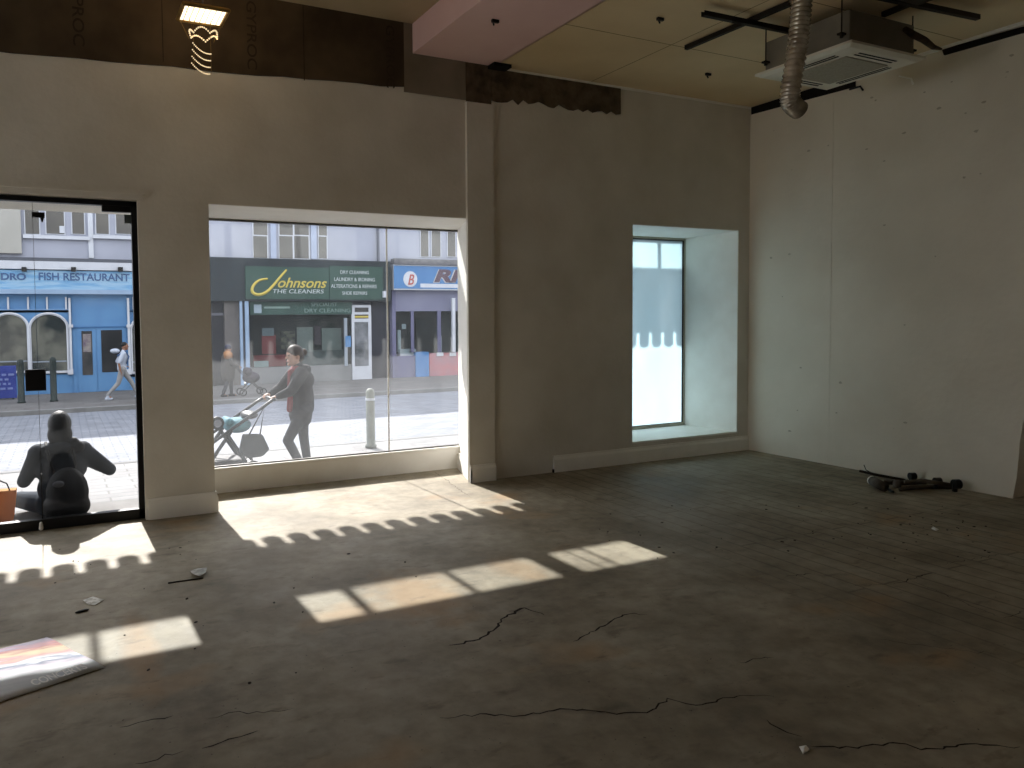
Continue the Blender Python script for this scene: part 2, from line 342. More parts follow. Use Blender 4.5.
# skirtings
def skirt(segs, name):
    q = MB()
    for (x0, y0, x1, y1, nx, ny) in segs:   # inner line, normal into the room
        t = 0.022
        prof = [(0, 0), (t, 0), (t, 0.135), (t*0.75, 0.15), (t*0.55, 0.16), (t*0.5, 0.178), (0, 0.178)]
        a = [Vector((x0+nx*d, y0+ny*d, z)) for d, z in prof]; q.prism(a, (x1-x0, y1-y0, 0))
    return struct(q.build(name, paint))
skirt([(W1[1]+0.02, 0, W2[0]+0.0, 0, 0, -1), (W2[0], -0.022, W2[0], 0.6, 1, 0)], 'baseboard_front')
skirt([(-3.955, -0.035, -3.655, -0.035, 0, -1), (-3.935, -0.057, -3.68, GY-0.03, -1, 0)], 'baseboard_pilaster')
skirt([(-2.91, 0, 0, 0, 0, -1)], 'baseboard_right')
b = MB(); b.box(-2.925, -2.905, -0.02, 0, 0, 0.035); b.build('gap', dark, wf)
# architrave over window 1
b = MB(); b.box(-9.7, -6.99, -0.018, 0, 2.665, 2.70); b.box(-9.7, -6.97, -0.035, 0, 2.70, 2.722); struct(b.build('trim_2', plaster))
# marks on the right wall
mk = mat('wall_mark', C(196, 187, 170), C(184, 174, 156), 20, 0.9)
for _ in range(34):
    y = random.uniform(-2.8, -0.3); z = random.choice([random.uniform(3.2, 4.0), random.uniform(0.1, 3.9)]); w = random.uniform(0.008, 0.03)
    q = MB(); n = 7; q.prism([(-0.0012, y+w*math.cos(2*PI*k/n)*random.uniform(.5, 1), z+w*0.6*math.sin(2*PI*k/n)*random.uniform(.5, 1)) for k in range(n)], (0.0011, 0, 0)); q.build('scuff', mk, wr)

# ------------------------------------------------------------------ windows
def window(name, label):
    o = bpy.data.objects.new(name, None); COL.objects.link(o); o['kind'] = 'structure'; o['label'] = label; return o
w1 = window('window_1', 'black framed full height shop glazing at the left of the picture'); w1.location = (-8.3, 0.12, 0)
b = MB(); b.box(W1[0], W1[1], 0.06, 0.13, 0.0, 0.085); b.box(W1[0], W1[1], 0.06, 0.13, 2.61, 2.65); b.box(W1[1]-0.045, W1[1], 0.06, 0.13, 0.0, 2.65); b.box(W1[0], W1[0]+0.05, 0.06, 0.13, 0.0, 2.65)
b.build('frame', blackm, w1, bevel=0.003)
XJ = -7.80
b = MB(); b.box(W1[0]+0.05, XJ-0.003, 0.09, 0.10, 0.085, 2.615); b.build('pane', glass_door, w1)
b = MB(); b.box(XJ+0.003, W1[1]-0.045, 0.09, 0.10, 0.085, 2.615); b.build('pane', glass_door, w1)
b = MB(); b.box(XJ-0.004, XJ+0.004, 0.085, 0.105, 0.085, 0.45); b.box(XJ-0.0015, XJ+0.0015, 0.088, 0.102, 0.45, 2.61); b.build('seal', blackm, w1)
a = P(36, 380, 0.085)
b = MB(); b.box(a.x-0.075, a.x+0.072, 0.06, 0.09, a.z-0.085, a.z+0.085); lk = b.build('lock_box', blackm, w1, bevel=0.004)
a = P(124, 207, 0.085)
b = MB(); b.box(a.x-0.17, W1[1]-0.04, 0.07, 0.12, a.z-0.045, 2.615); b.build('door_closer', blackm, w1, bevel=0.004)
a = P(39, 215, 0.085); b = MB(); b.box(a.x-0.05, a.x+0.04, 0.07, 0.11, a.z-0.02, a.z+0.02); b.cone((a.x+0.02, 0.09, a.z), (a.x+0.02, 0.09, a.z-0.05), 0.02, 0.006); b.build('bracket', blackm, w1)
a = P(129, 219, 0.085); b = MB(); b.box(a.x-0.035, a.x+0.035, 0.08, 0.1, a.z-0.035, a.z+0.035); b.build('square_patch', mat('grey_patch', C(80, 88, 88)), w1)
a = P(41, 523, 0.05); b = MB(); b.cone((a.x, 0.05, 0.02), (a.x, 0.05, 0.06), 0.018, 0.012); b.build('floor_bolt', paint, w1)
pale = mat('pale_trim', C(196, 190, 172))
w2 = window('window_2', 'wide shop window with a view of the dry cleaners across the street'); w2.location = (-5.1, GY, 0.3)
b = MB(); b.box(W2[0], -3.65, GY-0.02, GY+0.06, 2.632, 2.66); b.build('frame', paint, w2)
b = MB(); b.box(W2[0], -3.65, GY-0.022, GY+0.03, 2.616, 2.632); b.build('gasket', steel, w2)
b = MB(); b.box(W2[0], -3.655, GY-0.045, GY+0.07, 0.225, 0.245); b.build('sill', paint, w2, bevel=0.004)
b = MB(); b.box(W2[0], -3.655, GY-0.005, GY+0.03, 0.245, 0.257); b.build('gasket', steel, w2)
xj = P(388, 350, GY).x
b = MB(); b.box(W2[0], xj-0.002, GY, GY+0.01, 0.25, 2.625); b.build('pane', glass_clear, w2)
b = MB(); b.box(xj+0.002, -3.65, GY, GY+0.01, 0.25, 2.625); b.build('pane', glass_clear, w2)
b = MB(); b.box(xj-0.006, xj+0.006, GY-0.004, GY+0.014, 0.25, 2.625); b.build('seal', paint, w2)
w3 = window('window_3', 'narrow frosted window in a deep white recess beside the corner'); w3.location = (-1.2, GY, 0.25)
b = MB(); b.box(W3[0], -0.31, GY-0.02, GY+0.05, 2.64, 2.672); b.box(-0.345, -0.31, GY-0.02, GY+0.05, 0.24, 2.672); b.box(W3[0], -0.31, GY-0.02, GY+0.05, 0.235, 0.275); b.box(W3[0], W3[0]+0.04, GY-0.02, GY+0.05, 0.235, 2.65)
b.build('frame', pale, w3, bevel=0.003)
b = MB(); b.box(-0.36, -0.345, GY-0.01, GY+0.02, 0.275, 2.64); b.box(W3[0]+0.04, -0.345, GY-0.01, GY+0.02, 2.628, 2.64); b.box(W3[0]+0.04, -0.345, GY-0.01, GY+0.02, 0.275, 0.283); b.build('gasket', darksteel, w3)
b = MB(); b.box(W3[0]+0.04, -0.357, GY, GY+0.008, 0.28, 2.632); b.build('pane', glass_frost, w3)
b = MB(); b.prism([(W3[0], -0.006, 0), (W3[1], -0.006, 0), (W3[1], 0.0, 0), (-0.32, GY-0.02, 0), (W3[0], GY-0.02, 0)], (0, 0, 0.02)); b.build('sill', paint, w3, T=Matrix.Translation((0, 0, 0.220)))

# ------------------------------------------------------------------ floor cracks, debris
def crack(pts, w=0.008):
    P3 = [PZ(u, v, 0.0) for u, v in pts]; out = [P3[0]]
    for a, c in zip(P3, P3[1:]):
        k = max(2, int((c-a).length/0.03))
        for i in range(1, k+1):
            q = a.lerp(c, i/k)
            if i < k: q = q+Vector((random.uniform(-.013, .013), random.uniform(-.013, .013), 0))
            out.append(q)
    L, R = [], []
    for i, p in enumerate(out):
        d = (out[min(i+1, len(out)-1)]-out[max(i-1, 0)]).normalized(); nn = Vector((-d.y, d.x, 0)); t = min(i, len(out)-1-i)/max(1, len(out)/6); ww = w*min(1, 0.25+t)*random.uniform(0.5, 1.2)
        L.append(p+nn*ww*0.5); R.append(p-nn*ww*0.5)
    q = MB(); n = len(L); vs = [x+Vector((0, 0, 0.0012)) for x in L]+[x+Vector((0, 0, 0.0012)) for x in R]
    q.poly(vs, [(i, i+1, n+i+1, n+i) for i in range(n-1)]); q.build('crack', crackm, fl)
CR = [([(449,645.5),(473,641),(493,631),(507.6,615),(524.7,608),(544,615)], .016), ([(573.5,641.6),(595.5,631),(615,618.7),(629.7,614),(646.8,614.8)], .010),
 ([(440,718),(480,714),(520,716),(560,709),(600,712),(624,713),(647,713),(667,698.5),(686.5,704),(702,705),(717.8,700),(737,696.5),(774,696.5)], .009),
 ([(807.6,746),(858,748.5),(893.5,743),(921,750),(956,747),(975.6,744),(1020,747)], .009), ([(766.6,720),(780,729),(802,737)], .007), ([(739,663),(753,659),(774,658)], .007),
 ([(120,727.5),(146.5,721),(173,716)], .008), ([(202,748.6),(222.7,742),(258,731)], .008), ([(135,764),(184.6,751)], .006), ([(208,719),(228.5,713),(263.7,713),(293,708.5)], .005),
 ([(893.5,584),(936.5,572.7)], .008), ([(911,581),(1003,618.4)], .004), ([(1003,618.4),(1024,611)], .004), ([(850,586),(893,584)], .003), ([(786,576.6),(811.5,573.5)], .008), ([(776,479),(843,492)], .006), ([(847,505.5),(860,503)], .008),
 ([(432,470),(470,497)], .004), ([(497,479),(548,488),(590,505)], .004), ([(640,470),(700,476)], .004), ([(880,640),(1000,655)], .003), ([(940,565),(1015,552)], .003), ([(600,500),(640,496)], .006)]
for pts, w in CR: crack(pts, w)
deb = MB()
for _ in range(110):
    u = random.choice([random.gauss(925, 45), random.uniform(560, 1000), random.uniform(20, 420)]); v = random.uniform(505, 560) if u > 560 else random.uniform(540, 690)
    if u > 1000: continue
    c = PZ(u, v, 0); r = random.uniform(0.003, 0.009)
    if c.x > -0.1 or c.y > -0.2: continue
    deb.ell((c.x, c.y, r*0.4), (r*random.uniform(.6, 2), r, r*0.5), 6, 4, Matrix.Rotation(random.uniform(0, 3), 3, 'Z'))
tag(deb.build('floor_debris', mat('debris', C(62, 54, 44), C(40, 34, 27), 30)), 'dark crumbs of rubble scattered across the bare floor', 'debris', kind='stuff')

# poster on the floor
def poster_mat():
    M = bpy.data.materials.new('poster_print'); M.use_nodes = True; n = M.node_tree.nodes; l = M.node_tree.links; b = n['Principled BSDF']; b.inputs['Roughness'].default_value = 0.75; b.inputs['Specular IOR Level'].default_value = 0.15
    tc = n.new('ShaderNodeTexCoord'); sp = n.new('ShaderNodeSeparateXYZ'); l.new(tc.outputs['Object'], sp.inputs[0])
    no = n.new('ShaderNodeTexNoise'); no.inputs['Scale'].default_value = 5; no.inputs['Detail'].default_value = 4
    mp = n.new('ShaderNodeMapping'); mp.inputs['Scale'].default_value = (1, 4, 1); mp.inputs['Rotation'].default_value = (0, 0, 0.25); l.new(tc.outputs['Object'], mp.inputs[0]); l.new(mp.outputs[0], no.inputs[0])
    ml = n.new('ShaderNodeMath'); ml.operation = 'MULTIPLY'; ml.inputs[1].default_value = 0.22; l.new(no.outputs[0], ml.inputs[0])
    ad = n.new('ShaderNodeMath'); ad.operation = 'ADD'; l.new(sp.outputs[1], ad.inputs[0]); l.new(ml.outputs[0], ad.inputs[1])
    mr = n.new('ShaderNodeMapRange'); mr.inputs[1].default_value = -2.84; mr.inputs[2].default_value = -2.14; l.new(ad.outputs[0], mr.inputs[0])
    r = n.new('ShaderNodeValToRGB'); l.new(mr.outputs[0], r.inputs[0]); e = r.color_ramp.elements
    cs = [(0, C(226, 224, 228)), (.25, C(206, 210, 216)), (.38, C(224, 226, 230)), (.46, C(206, 196, 206)), (.53, C(140, 146, 164)), (.57, C(220, 220, 228)), (.66, C(196, 156, 156)), (.74, C(206, 190, 160)), (.82, C(170, 122, 122)), (.9, C(136, 126, 142)), (1, C(164, 160, 166))]  # pastel tones also carry the glossy sheen of the paper
    e[0].position, e[0].color = cs[0]; e[1].position, e[1].color = cs[-1]
    for p_, c_ in cs[1:-1]: k = e.new(p_); k.color = c_
    l.new(r.outputs[0], b.inputs['Base Color']); MATS['poster'] = M; return M
a, c_, d_, e_ = PZ(47, 638, 0), PZ(105, 668, 0), PZ(0, 703, 0), PZ(0, 650, 0)
q = MB(); n1, n2 = 14, 10; x_l = -8.5
TLc, TRc = a+(e_-a).normalized()*0.62, a; BRc = c_; BLc = c_+(d_-c_).normalized()*0.85
g = []
for j in range(n2+1):
    for i in range(n1+1):
        s_, t_ = i/n1, j/n2; p = TLc.lerp(TRc, s_).lerp(BLc.lerp(BRc, s_), t_); p.z = 0.003+0.006*math.sin(s_*7+t_*5)**2*(1 if 0 < j < n2 else 0.3); g.append(p)
q.poly(g, [(j*(n1+1)+i, j*(n1+1)+i+1, (j+1)*(n1+1)+i+1, (j+1)*(n1+1)+i) for j in range(n2) for i in range(n1)])
po = thing('poster', 'crumpled colourful poster lying on the sunlit floor at left edge', 'poster', ((a.x+d_.x)/2, (a.y+d_.y)/2, 0))
sh = q.build('sheet', poster_mat(), po, smooth=True); md = sh.modifiers.new('solid', 'SOLIDIFY'); md.thickness = 0.001
t0 = PZ(34, 686, 0.018); t1 = PZ(88, 668, 0.018); ang = math.atan2(t1.y-t0.y, t1.x-t0.x)
text('CONCERTS', t0.x, t0.y, 0.018, mat('poster_letter', C(252, 252, 252)), po, (t1-t0).length, 0.075, bold=0.02, rot=(0, 0, ang), extr=0.0006)
# litter
def flat_scrap(name, pts, m, label, crumple=0.006):
    q = MB(); c = sum((PZ(u, v, 0) for u, v in pts), Vector())/len(pts); ps = [PZ(u, v, 0) for u, v in pts]
    vs = [Vector((c.x, c.y, 0.004+crumple))]+[Vector((p.x, p.y, 0.001+random.uniform(0, crumple))) for p in ps]; n = len(ps)
    q.poly(vs, [(0, 1+i, 1+(i+1) % n) for i in range(n)]); o = q.build(name, m); o.modifiers.new('s', 'SOLIDIFY').thickness = 0.0015; return tag(o, label, 'litter')
wp = mat('paper_white', C(250, 250, 246), C(205, 203, 196), 22, 0.8, contrast=(0.4, 0.5))
flat_scrap('paper_scrap', [(83, 601), (93, 597.5), (104, 600.5), (95, 605.5), (88, 605)], wp, 'small white printed paper square on the floor above the poster')
flat_scrap('crumpled_paper', [(190, 572), (197, 569.5), (207, 570), (206, 575), (200, 579), (193, 576)], mat('plastic_scrap', C(196, 196, 190), C(140, 140, 134), 25, 0.5), 'crumpled grey paper scrap on the floor beside a thin stick', 0.02)
b = MB(); a, c_ = PZ(168, 583, 0.004), PZ(203, 578, 0.004); b.tube([a, a.lerp(c_, .5), c_], 0.004, 6); tag(b.build('stick', crackm), 'thin dark stick lying across the floor beside grey scrap', 'stick')
b = MB(); a = PZ(82, 611, 0.006); b.ell(a, (0.04, 0.012, 0.008), 10, 6, Matrix.Rotation(0.3, 3, 'Z')); tag(b.build('rubble_piece', blackm), 'black sliver of rubble below the white printed paper square', 'rubble')
flat_scrap('white_scrap', [(931, 529), (933, 527.5), (939, 530.5), (936, 531.5)], wp, 'small white scrap among rubble on floor near right wall', 0.01)
flat_scrap('pale_chip', [(799, 748), (806, 746), (810, 751), (803, 755)], wp, 'pale chip of plaster on the dark floor at the bottom right', 0.008)

# ------------------------------------------------------------------ pile of dark metal at the right wall
def rod(pts, r, name, label, cat, m=None, seg=8):
    m = m or darksteel; q = MB(); q.tube(pts, r, seg); return tag(q.build(name, m, smooth=True), label, cat, 'pipes in the metal pile' if name == 'pipe' else None)
darksteel0 = darksteel; darksteel = mat('old_pipe_metal', C(92, 82, 70), C(60, 52, 44), 9, 0.7)
def pz(u, v, z=0.02): return PZ(u, v, z)
hm = thing('hammer', 'dark headed mallet with a pale face at left of the metal pile', 'hammer', pz(876, 483, 0))
a, c_ = pz(873, 481, 0.05), pz(884, 487, 0.045)
b = MB(); b.tube([a, c_], 0.045, 14); b.build('head', darksteel, hm, True); b = MB(); b.tube([a+(a-c_).normalized()*0.03, a], 0.043, 14); b.build('pale_face', paint, hm)
b = MB(); b.tube([pz(880, 484, 0.04), pz(893, 492, 0.02)], 0.014, 8); b.build('handle', blackm, hm)
rod([pz(860, 471, .02), pz(880, 475.5, .02), pz(905, 480, .02)], 0.014, 'rebar', 'thin rusty bar lying nearest the wall behind the metal pile', 'bar', crackm)
rod([pz(864, 465, .15), pz(866, 470, .03), pz(872, 473, .02), pz(884, 476, .02)], 0.004, 'wire', 'thin bent wire curling up beside the metal pile', 'wire', crackm)
rod([pz(884, 482, .05), pz(898, 483, .05), pz(925, 482, .05)], 0.024, 'pipe', 'thick dark pipe at the middle of the metal pile', 'pipe')
rod([pz(900, 489, .02), pz(925, 486.5, .02), pz(953, 487, .02)], 0.020, 'pipe', 'long dark pipe at the front of the metal pile', 'pipe')
rod([pz(905, 482, .08), pz(925, 481, .09), pz(950, 485, .07)], 0.020, 'pipe', 'dark pipe lying across the top of the metal pile', 'pipe')
rod([pz(895, 484, .1), pz(899, 484, .1)], 0.04, 'pipe_collar', 'short collar around the thick pipe end in the metal pile', 'collar', darksteel, 12)
for (u, v, r, w, lab) in ((911, 476, .035, .05, 'round dark fitting standing up behind the metal pile'), (936, 481, .035, .05, 'dark elbow fitting at the middle right of the metal pile'), (955, 484, .045, .06, 'dark flanged fitting at the right end of the metal pile')):
    c = pz(u, v, 0.08); q = MB(); q.tube([c+Vector((-.02, 0, 0)), c+Vector((.03, -.02, 0))], r, 12); q.tube([c, Vector((c.x, c.y, 0.01))], r*0.5, 10); tag(q.build('pipe_fitting', blackm, smooth=False), lab, 'fitting', 'fittings in the metal pile')

darksteel = darksteel0
# ------------------------------------------------------------------ air conditioner
AZ = 3.80
ac = thing('air_conditioner', 'ceiling cassette air conditioner hanging under the ceiling by the right wall', 'air conditioner', (-1.48, -2.2, AZ))
x0, x1, y0, y1 = -1.95, -1.00, -2.66, -1.74
cx, cy = (x0+x1)/2, (y0+y1)/2
b = MB(); n = 4
lo = [(x0+.04, y0+.04, AZ-0.02), (x1-.04, y0+.04, AZ-0.02), (x1-.04, y1-.04, AZ-0.02), (x0+.04, y1-.04, AZ-0.02)]
hi = [(x0, y0, AZ), (x1, y0, AZ), (x1, y1, AZ), (x0, y1, AZ)]; hh = [(a_[0], a_[1], AZ+0.02) for a_ in hi]
b.poly(lo+hi+hh, [(3, 2, 1, 0)]+[(i, (i+1) % 4, 4+(i+1) % 4, 4+i) for i in range(4)]+[(4+i, 4+(i+1) % 4, 8+(i+1) % 4, 8+i) for i in range(4)]+[(8, 9, 10, 11)])
b.build('front_panel', acwhite, ac)
b = MB(); b.box(cx-.27, cx+.27, cy-.27, cy+.27, AZ-0.028, AZ-0.019); b.build('intake_grille', acgrille, ac)
for k in range(4):
    R_ = Matrix.Translation((cx, cy, 0)) @ Matrix.Rotation(k*PI/2, 4, 'Z')
    b = MB(); b.box(-.24, .24, .315, .33, AZ-0.0235, AZ-0.018); b.box(-.24, .24, .355, .37, AZ-0.0235, AZ-0.018); b.build('air_slot', dark, ac, T=R_)
b = MB(); b.box(x0+.06, x1-.06, y0+.06, y1-.06, AZ+0.02, AZ+0.29); cas = b.build('casing', mat('casing_grey', C(140, 134, 120), C(118, 112, 100), 3, 0.6), ac, bevel=0.01)
for (xx, yy) in ((x0+.02, y0+.1), (x1-.02, y0+.1), (x0+.02, y1-.1), (x1-.02, y1-.1)):
    b = MB(); b.tube([(xx, yy, AZ+0.08), (xx, yy, H_ROOM-0.0005)], 0.006, 6); b.build('threaded_rod', darksteel, ac)
    b = MB(); b.box(xx-.03, xx+.03, yy-.02, yy+.02, AZ+0.09, AZ+0.105); b.tube([(xx, yy, AZ+.07), (xx, yy, AZ+.1)], .014, 8); b.build('bracket', darksteel, ac)
# support channels
def channel(p, q_, lab):
    a, c = Vector(p), Vector(q_); d = (c-a).normalized(); nn = Vector((-d.y, d.x, 0))*0.02
    m_ = MB(); h = 0.04; t = 0.006
    prof = [(-1, 0), (1, 0), (1, h), (1-.3, h), (1-.3, t), (-1+.3, t), (-1+.3, h), (-1, h)]
    m_.prism([a+nn*s_+Vector((0, 0, z_)) for s_, z_ in prof], c-a)
    return tag(m_.build('support_channel', darksteel), lab, 'channel', 'steel channels under the ceiling')
hz = H_ROOM-0.045
channel(PZ(686, 50, hz), PZ(790, 6, hz), 'long dark steel channel bar crossing behind the foil duct, toward beam')
channel(PZ(703, 16, hz-.045), PZ(792, 34, hz-.045), 'shorter dark steel channel bar crossing the long one left of the duct')
channel(PZ(883, 17, hz), PZ(960, -14, hz), 'dark steel channel bar slanting above the air conditioner casing')
channel(PZ(868, -3, hz-.045), PZ(978, 20, hz-.045), 'dark steel channel bar reaching out right of the air conditioner')
# duct box and cable bundle above the unit
b = MB(); b.box(-2.5, -1.45, -3.4, -2.86, H_ROOM-0.10, H_ROOM-0.002); tag(b.build('duct_box', darksteel), 'dark insulated box duct under the ceiling above the foil duct', 'duct')
b = MB(); a = PX(912, 36, -1.0); pts = [P(905, 29, -2.62), P(914, 35, -2.62), P(924, 40, -2.6), P(933, 47, -2.55), P(941, 49, -2.45)]
b.tube(pts, [.022, .030, .028, .022, .010], 10); tag(b.build('pipe_bundle', mat('brown_wrap', C(86, 70, 52), C(60, 48, 36), 20), smooth=True), 'brown wrapped pipe bundle running from air conditioner to right wall', 'pipe')
# flexible foil duct
b = MB(); pts, rs = [], []; N = 130; top = PZ(801, -30, H_ROOM-0.01); 
DY = -2.75
A0 = P(803, -30, DY); A1 = P(797, 50, DY); A2 = P(790, 95, DY); A3 = P(797, 108, DY+0.0)
ctrl = [A0, A0.lerp(A1, .5)+Vector((0.01, 0, 0)), A1, A2, A2.lerp(A3, .6)+Vector((-0.01, 0, -0.02)), A3+Vector((0.03, 0, -0.015))]
def cr_pt(c, t):
    n = len(c)-1; i = min(int(t*n), n-1); f = t*n-i; p0, p1, p2, p3 = c[max(i-1, 0)], c[i], c[i+1], c[min(i+2, n)]
    return 0.5*((2*p1)+(p2-p0)*f+(2*p0-5*p1+4*p2-p3)*f*f+(3*p1-p0-3*p2+p3)*f**3)
for i in range(N+1):
    t = i/N; pts.append(cr_pt(ctrl, t)); rs.append((0.070-0.008*t)*(1.0+0.10*(1 if i % 3 == 0 else -0.5)))
b.tube(pts, rs, 20); fd = tag(b.build('flexible_duct', foil, smooth=True), 'silver ribbed foil duct hanging from the ceiling before the air conditioner', 'duct')
print('duct', A0, A3)
# little black hooks in the ceiling
for (u, v) in ((495, 22), (660, 20), (708, 75)):
    a = PZ(u, v, H_ROOM-0.02); b = MB(); b.box(a.x-.03, a.x+.035, a.y-.012, a.y+.012, H_ROOM-.025, H_ROOM-.001); b.tube([(a.x-.02, a.y, H_ROOM-.02), (a.x-.03, a.y-.03, H_ROOM-.06)], .008, 6)
    tag(b.build('ceiling_clip', blackm), {495: 'small black metal clip under the pink boxed beam', 660: 'small black metal clip in the middle of the cream ceiling', 708: 'small black metal clip on the cream ceiling near the corner'}[u], 'clip', 'clips on the ceiling')
# cable drooping on right wall
a = PX(899, 76, -0.015); b = MB(); b.tube([a, a+Vector((0, -.06, -.03)), a+Vector((0, -.12, -.06)), a+Vector((0, -.14, -.12))], .008, 6); tag(b.build('cable_stub', paint, smooth=True), 'short white cable stub sticking out of right wall under the unit', 'cable')
a = PX(841, 93, -0.03); b = MB(); b.tube([(-.03, -1.3, a.z+.01), (-.03, -1.42, a.z+.01), (-.03, -1.45, a.z-.04)], .01, 6); tag(b.build('wire_end', blackm), 'black wire end poking from the gap atop the right wall', 'wire')

# ------------------------------------------------------------------ glass reflection of a lamp, built as a solid lit object
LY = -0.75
lp = thing('lamp_reflection', 'solid stand-in for a lamp reflection with bead strands, top left', 'lamp reflection', P(205, 15, LY))
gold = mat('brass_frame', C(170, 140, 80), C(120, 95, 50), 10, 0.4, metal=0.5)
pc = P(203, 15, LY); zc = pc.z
s_ = 0.16
b = MB(); 
for (q0, q1) in (((-s_, -s_), (s_, -s_)), ((s_, -s_), (s_, s_)), ((s_, s_), (-s_, s_)), ((-s_, s_), (-s_, -s_))):
    b.tube([(pc.x+q0[0], pc.y+q0[1], zc), (pc.x+q1[0], pc.y+q1[1], zc)], 0.016, 6)
b.build('frame', gold, lp)
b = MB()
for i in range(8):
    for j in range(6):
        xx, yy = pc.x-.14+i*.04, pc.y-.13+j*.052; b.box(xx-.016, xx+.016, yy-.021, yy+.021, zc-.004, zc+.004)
b.build('lit_panel', emit('reflected_panel', (1.0, 0.80, 0.52, 1), 1.5), lp)
b = MB(); b.tube([(pc.x, pc.y, zc+.01), (pc.x, pc.y, H_LEFT)], 0.006, 6); b.build('rod', blackm, lp)  # added rod tying the reflection stand-in to the ceiling
bead = emit('reflected_beads', (1.0, 0.8, 0.5, 1), 0.45)
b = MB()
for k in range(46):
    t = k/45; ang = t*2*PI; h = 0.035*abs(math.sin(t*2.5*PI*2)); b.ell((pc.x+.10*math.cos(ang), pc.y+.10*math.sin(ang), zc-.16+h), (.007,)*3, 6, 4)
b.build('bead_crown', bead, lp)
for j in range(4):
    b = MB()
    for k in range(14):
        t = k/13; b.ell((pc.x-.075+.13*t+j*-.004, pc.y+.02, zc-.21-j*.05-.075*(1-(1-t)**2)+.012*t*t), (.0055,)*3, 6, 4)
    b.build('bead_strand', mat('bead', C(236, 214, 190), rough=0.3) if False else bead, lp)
b = MB()
for sx_ in (-1, 1):
    for sy_ in (-1, 1): b.tube([(pc.x+.09*sx_, pc.y+.09*sy_, zc-.16), (pc.x+.15*sx_, pc.y+.15*sy_, zc)], 0.0015, 4)
for xx in (-.07, .055):
    b.tube([(pc.x+xx, pc.y+.02, zc-.42), (pc.x+xx, pc.y+.02, zc)], 0.0012, 4)
b.build('bead_wires', gold, lp)
lt = bpy.data.lights.new('reflection_glow', 'POINT'); lt.energy = 2.5; lt.color = (1, .75, .45); lt.shadow_soft_size = 0.08  # added light that makes the solid reflection glow
lo_ = bpy.data.objects.new('reflection_glow', lt); COL.objects.link(lo_); lo_.location = (pc.x, pc.y, zc+0.08); par(lo_, lp)

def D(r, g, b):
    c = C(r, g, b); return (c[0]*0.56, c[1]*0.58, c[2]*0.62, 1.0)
# ================================================================== OUTSIDE
FY = 19.0; ZS = -0.50      # far facade plane and pavement level there
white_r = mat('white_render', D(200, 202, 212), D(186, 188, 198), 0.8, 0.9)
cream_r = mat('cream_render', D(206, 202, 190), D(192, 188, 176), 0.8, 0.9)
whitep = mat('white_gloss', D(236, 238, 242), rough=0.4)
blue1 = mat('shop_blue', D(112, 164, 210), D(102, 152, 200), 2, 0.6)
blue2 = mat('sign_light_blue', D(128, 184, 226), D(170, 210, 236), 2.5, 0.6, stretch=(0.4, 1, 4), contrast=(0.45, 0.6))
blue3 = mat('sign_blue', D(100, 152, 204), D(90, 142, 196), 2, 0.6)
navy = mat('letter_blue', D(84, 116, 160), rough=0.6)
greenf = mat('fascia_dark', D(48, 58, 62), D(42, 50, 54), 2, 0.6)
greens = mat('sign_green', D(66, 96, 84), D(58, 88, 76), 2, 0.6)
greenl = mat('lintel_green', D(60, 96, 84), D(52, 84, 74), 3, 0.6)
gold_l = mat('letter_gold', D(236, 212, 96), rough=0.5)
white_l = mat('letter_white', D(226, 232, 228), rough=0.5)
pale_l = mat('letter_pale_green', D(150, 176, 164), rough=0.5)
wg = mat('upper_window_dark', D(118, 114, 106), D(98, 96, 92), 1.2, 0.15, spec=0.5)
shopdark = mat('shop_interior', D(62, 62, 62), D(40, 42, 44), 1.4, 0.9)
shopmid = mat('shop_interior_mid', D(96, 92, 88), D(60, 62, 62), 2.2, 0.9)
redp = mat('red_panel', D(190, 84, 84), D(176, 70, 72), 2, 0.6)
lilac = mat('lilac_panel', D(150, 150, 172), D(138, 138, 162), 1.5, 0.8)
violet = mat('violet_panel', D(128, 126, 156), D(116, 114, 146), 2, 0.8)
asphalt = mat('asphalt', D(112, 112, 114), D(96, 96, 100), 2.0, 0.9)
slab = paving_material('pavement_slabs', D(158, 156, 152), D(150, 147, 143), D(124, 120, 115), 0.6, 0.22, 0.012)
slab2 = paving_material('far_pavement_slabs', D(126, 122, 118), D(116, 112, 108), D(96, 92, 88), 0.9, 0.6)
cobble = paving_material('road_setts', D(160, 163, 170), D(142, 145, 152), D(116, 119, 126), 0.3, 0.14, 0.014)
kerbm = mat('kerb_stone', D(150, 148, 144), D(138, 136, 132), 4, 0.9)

GX0, GX1 = -20, 16
def ground(name, pts, m):   # pts list of (y,z), a slab strip across the street
    q = MB(); prof = [(GX0, y, z) for y, z in pts]+[(GX0, pts[-1][0], -1.2), (GX0, pts[0][0], -1.2)]
    q.prism(prof, (GX1-GX0, 0, 0)); return struct(q.build(name, m))
ground('pavement_near', [(0.85, -0.21), (3.0, -0.28), (4.7, -0.33)], slab)
b = MB(); b.box(GX0, GX1, 4.7, 4.85, -1.2, -0.325); struct(b.build('kerb_near', kerbm))
ground('road', [(4.85, -0.43), (9.5, -0.50), (14.2, -0.60)], cobble)
b = MB(); b.box(GX0, GX1, 14.2, 14.4, -1.2, -0.49); struct(b.build('kerb_far', kerbm))
ground('pavement_far', [(14.4, -0.49), (19.6, -0.49)], slab2)
b = MB(); b.box(GX0, GX1, 5.1, 5.2, -0.436, -0.428); struct(b.build('road_line', mat('line_paint', D(190, 184, 130), D(150, 148, 120), 9, 0.8)))
# our own side: stone step under the shop glazing
b = MB(); b.box(-9.6, -6.9, 0.14, 0.85, -0.3, 0.0); struct(b.build('step', mat('step_stone', D(150, 146, 140), D(138, 134, 128), 3, 0.85)), 'pale stone step outside the black framed glazing')

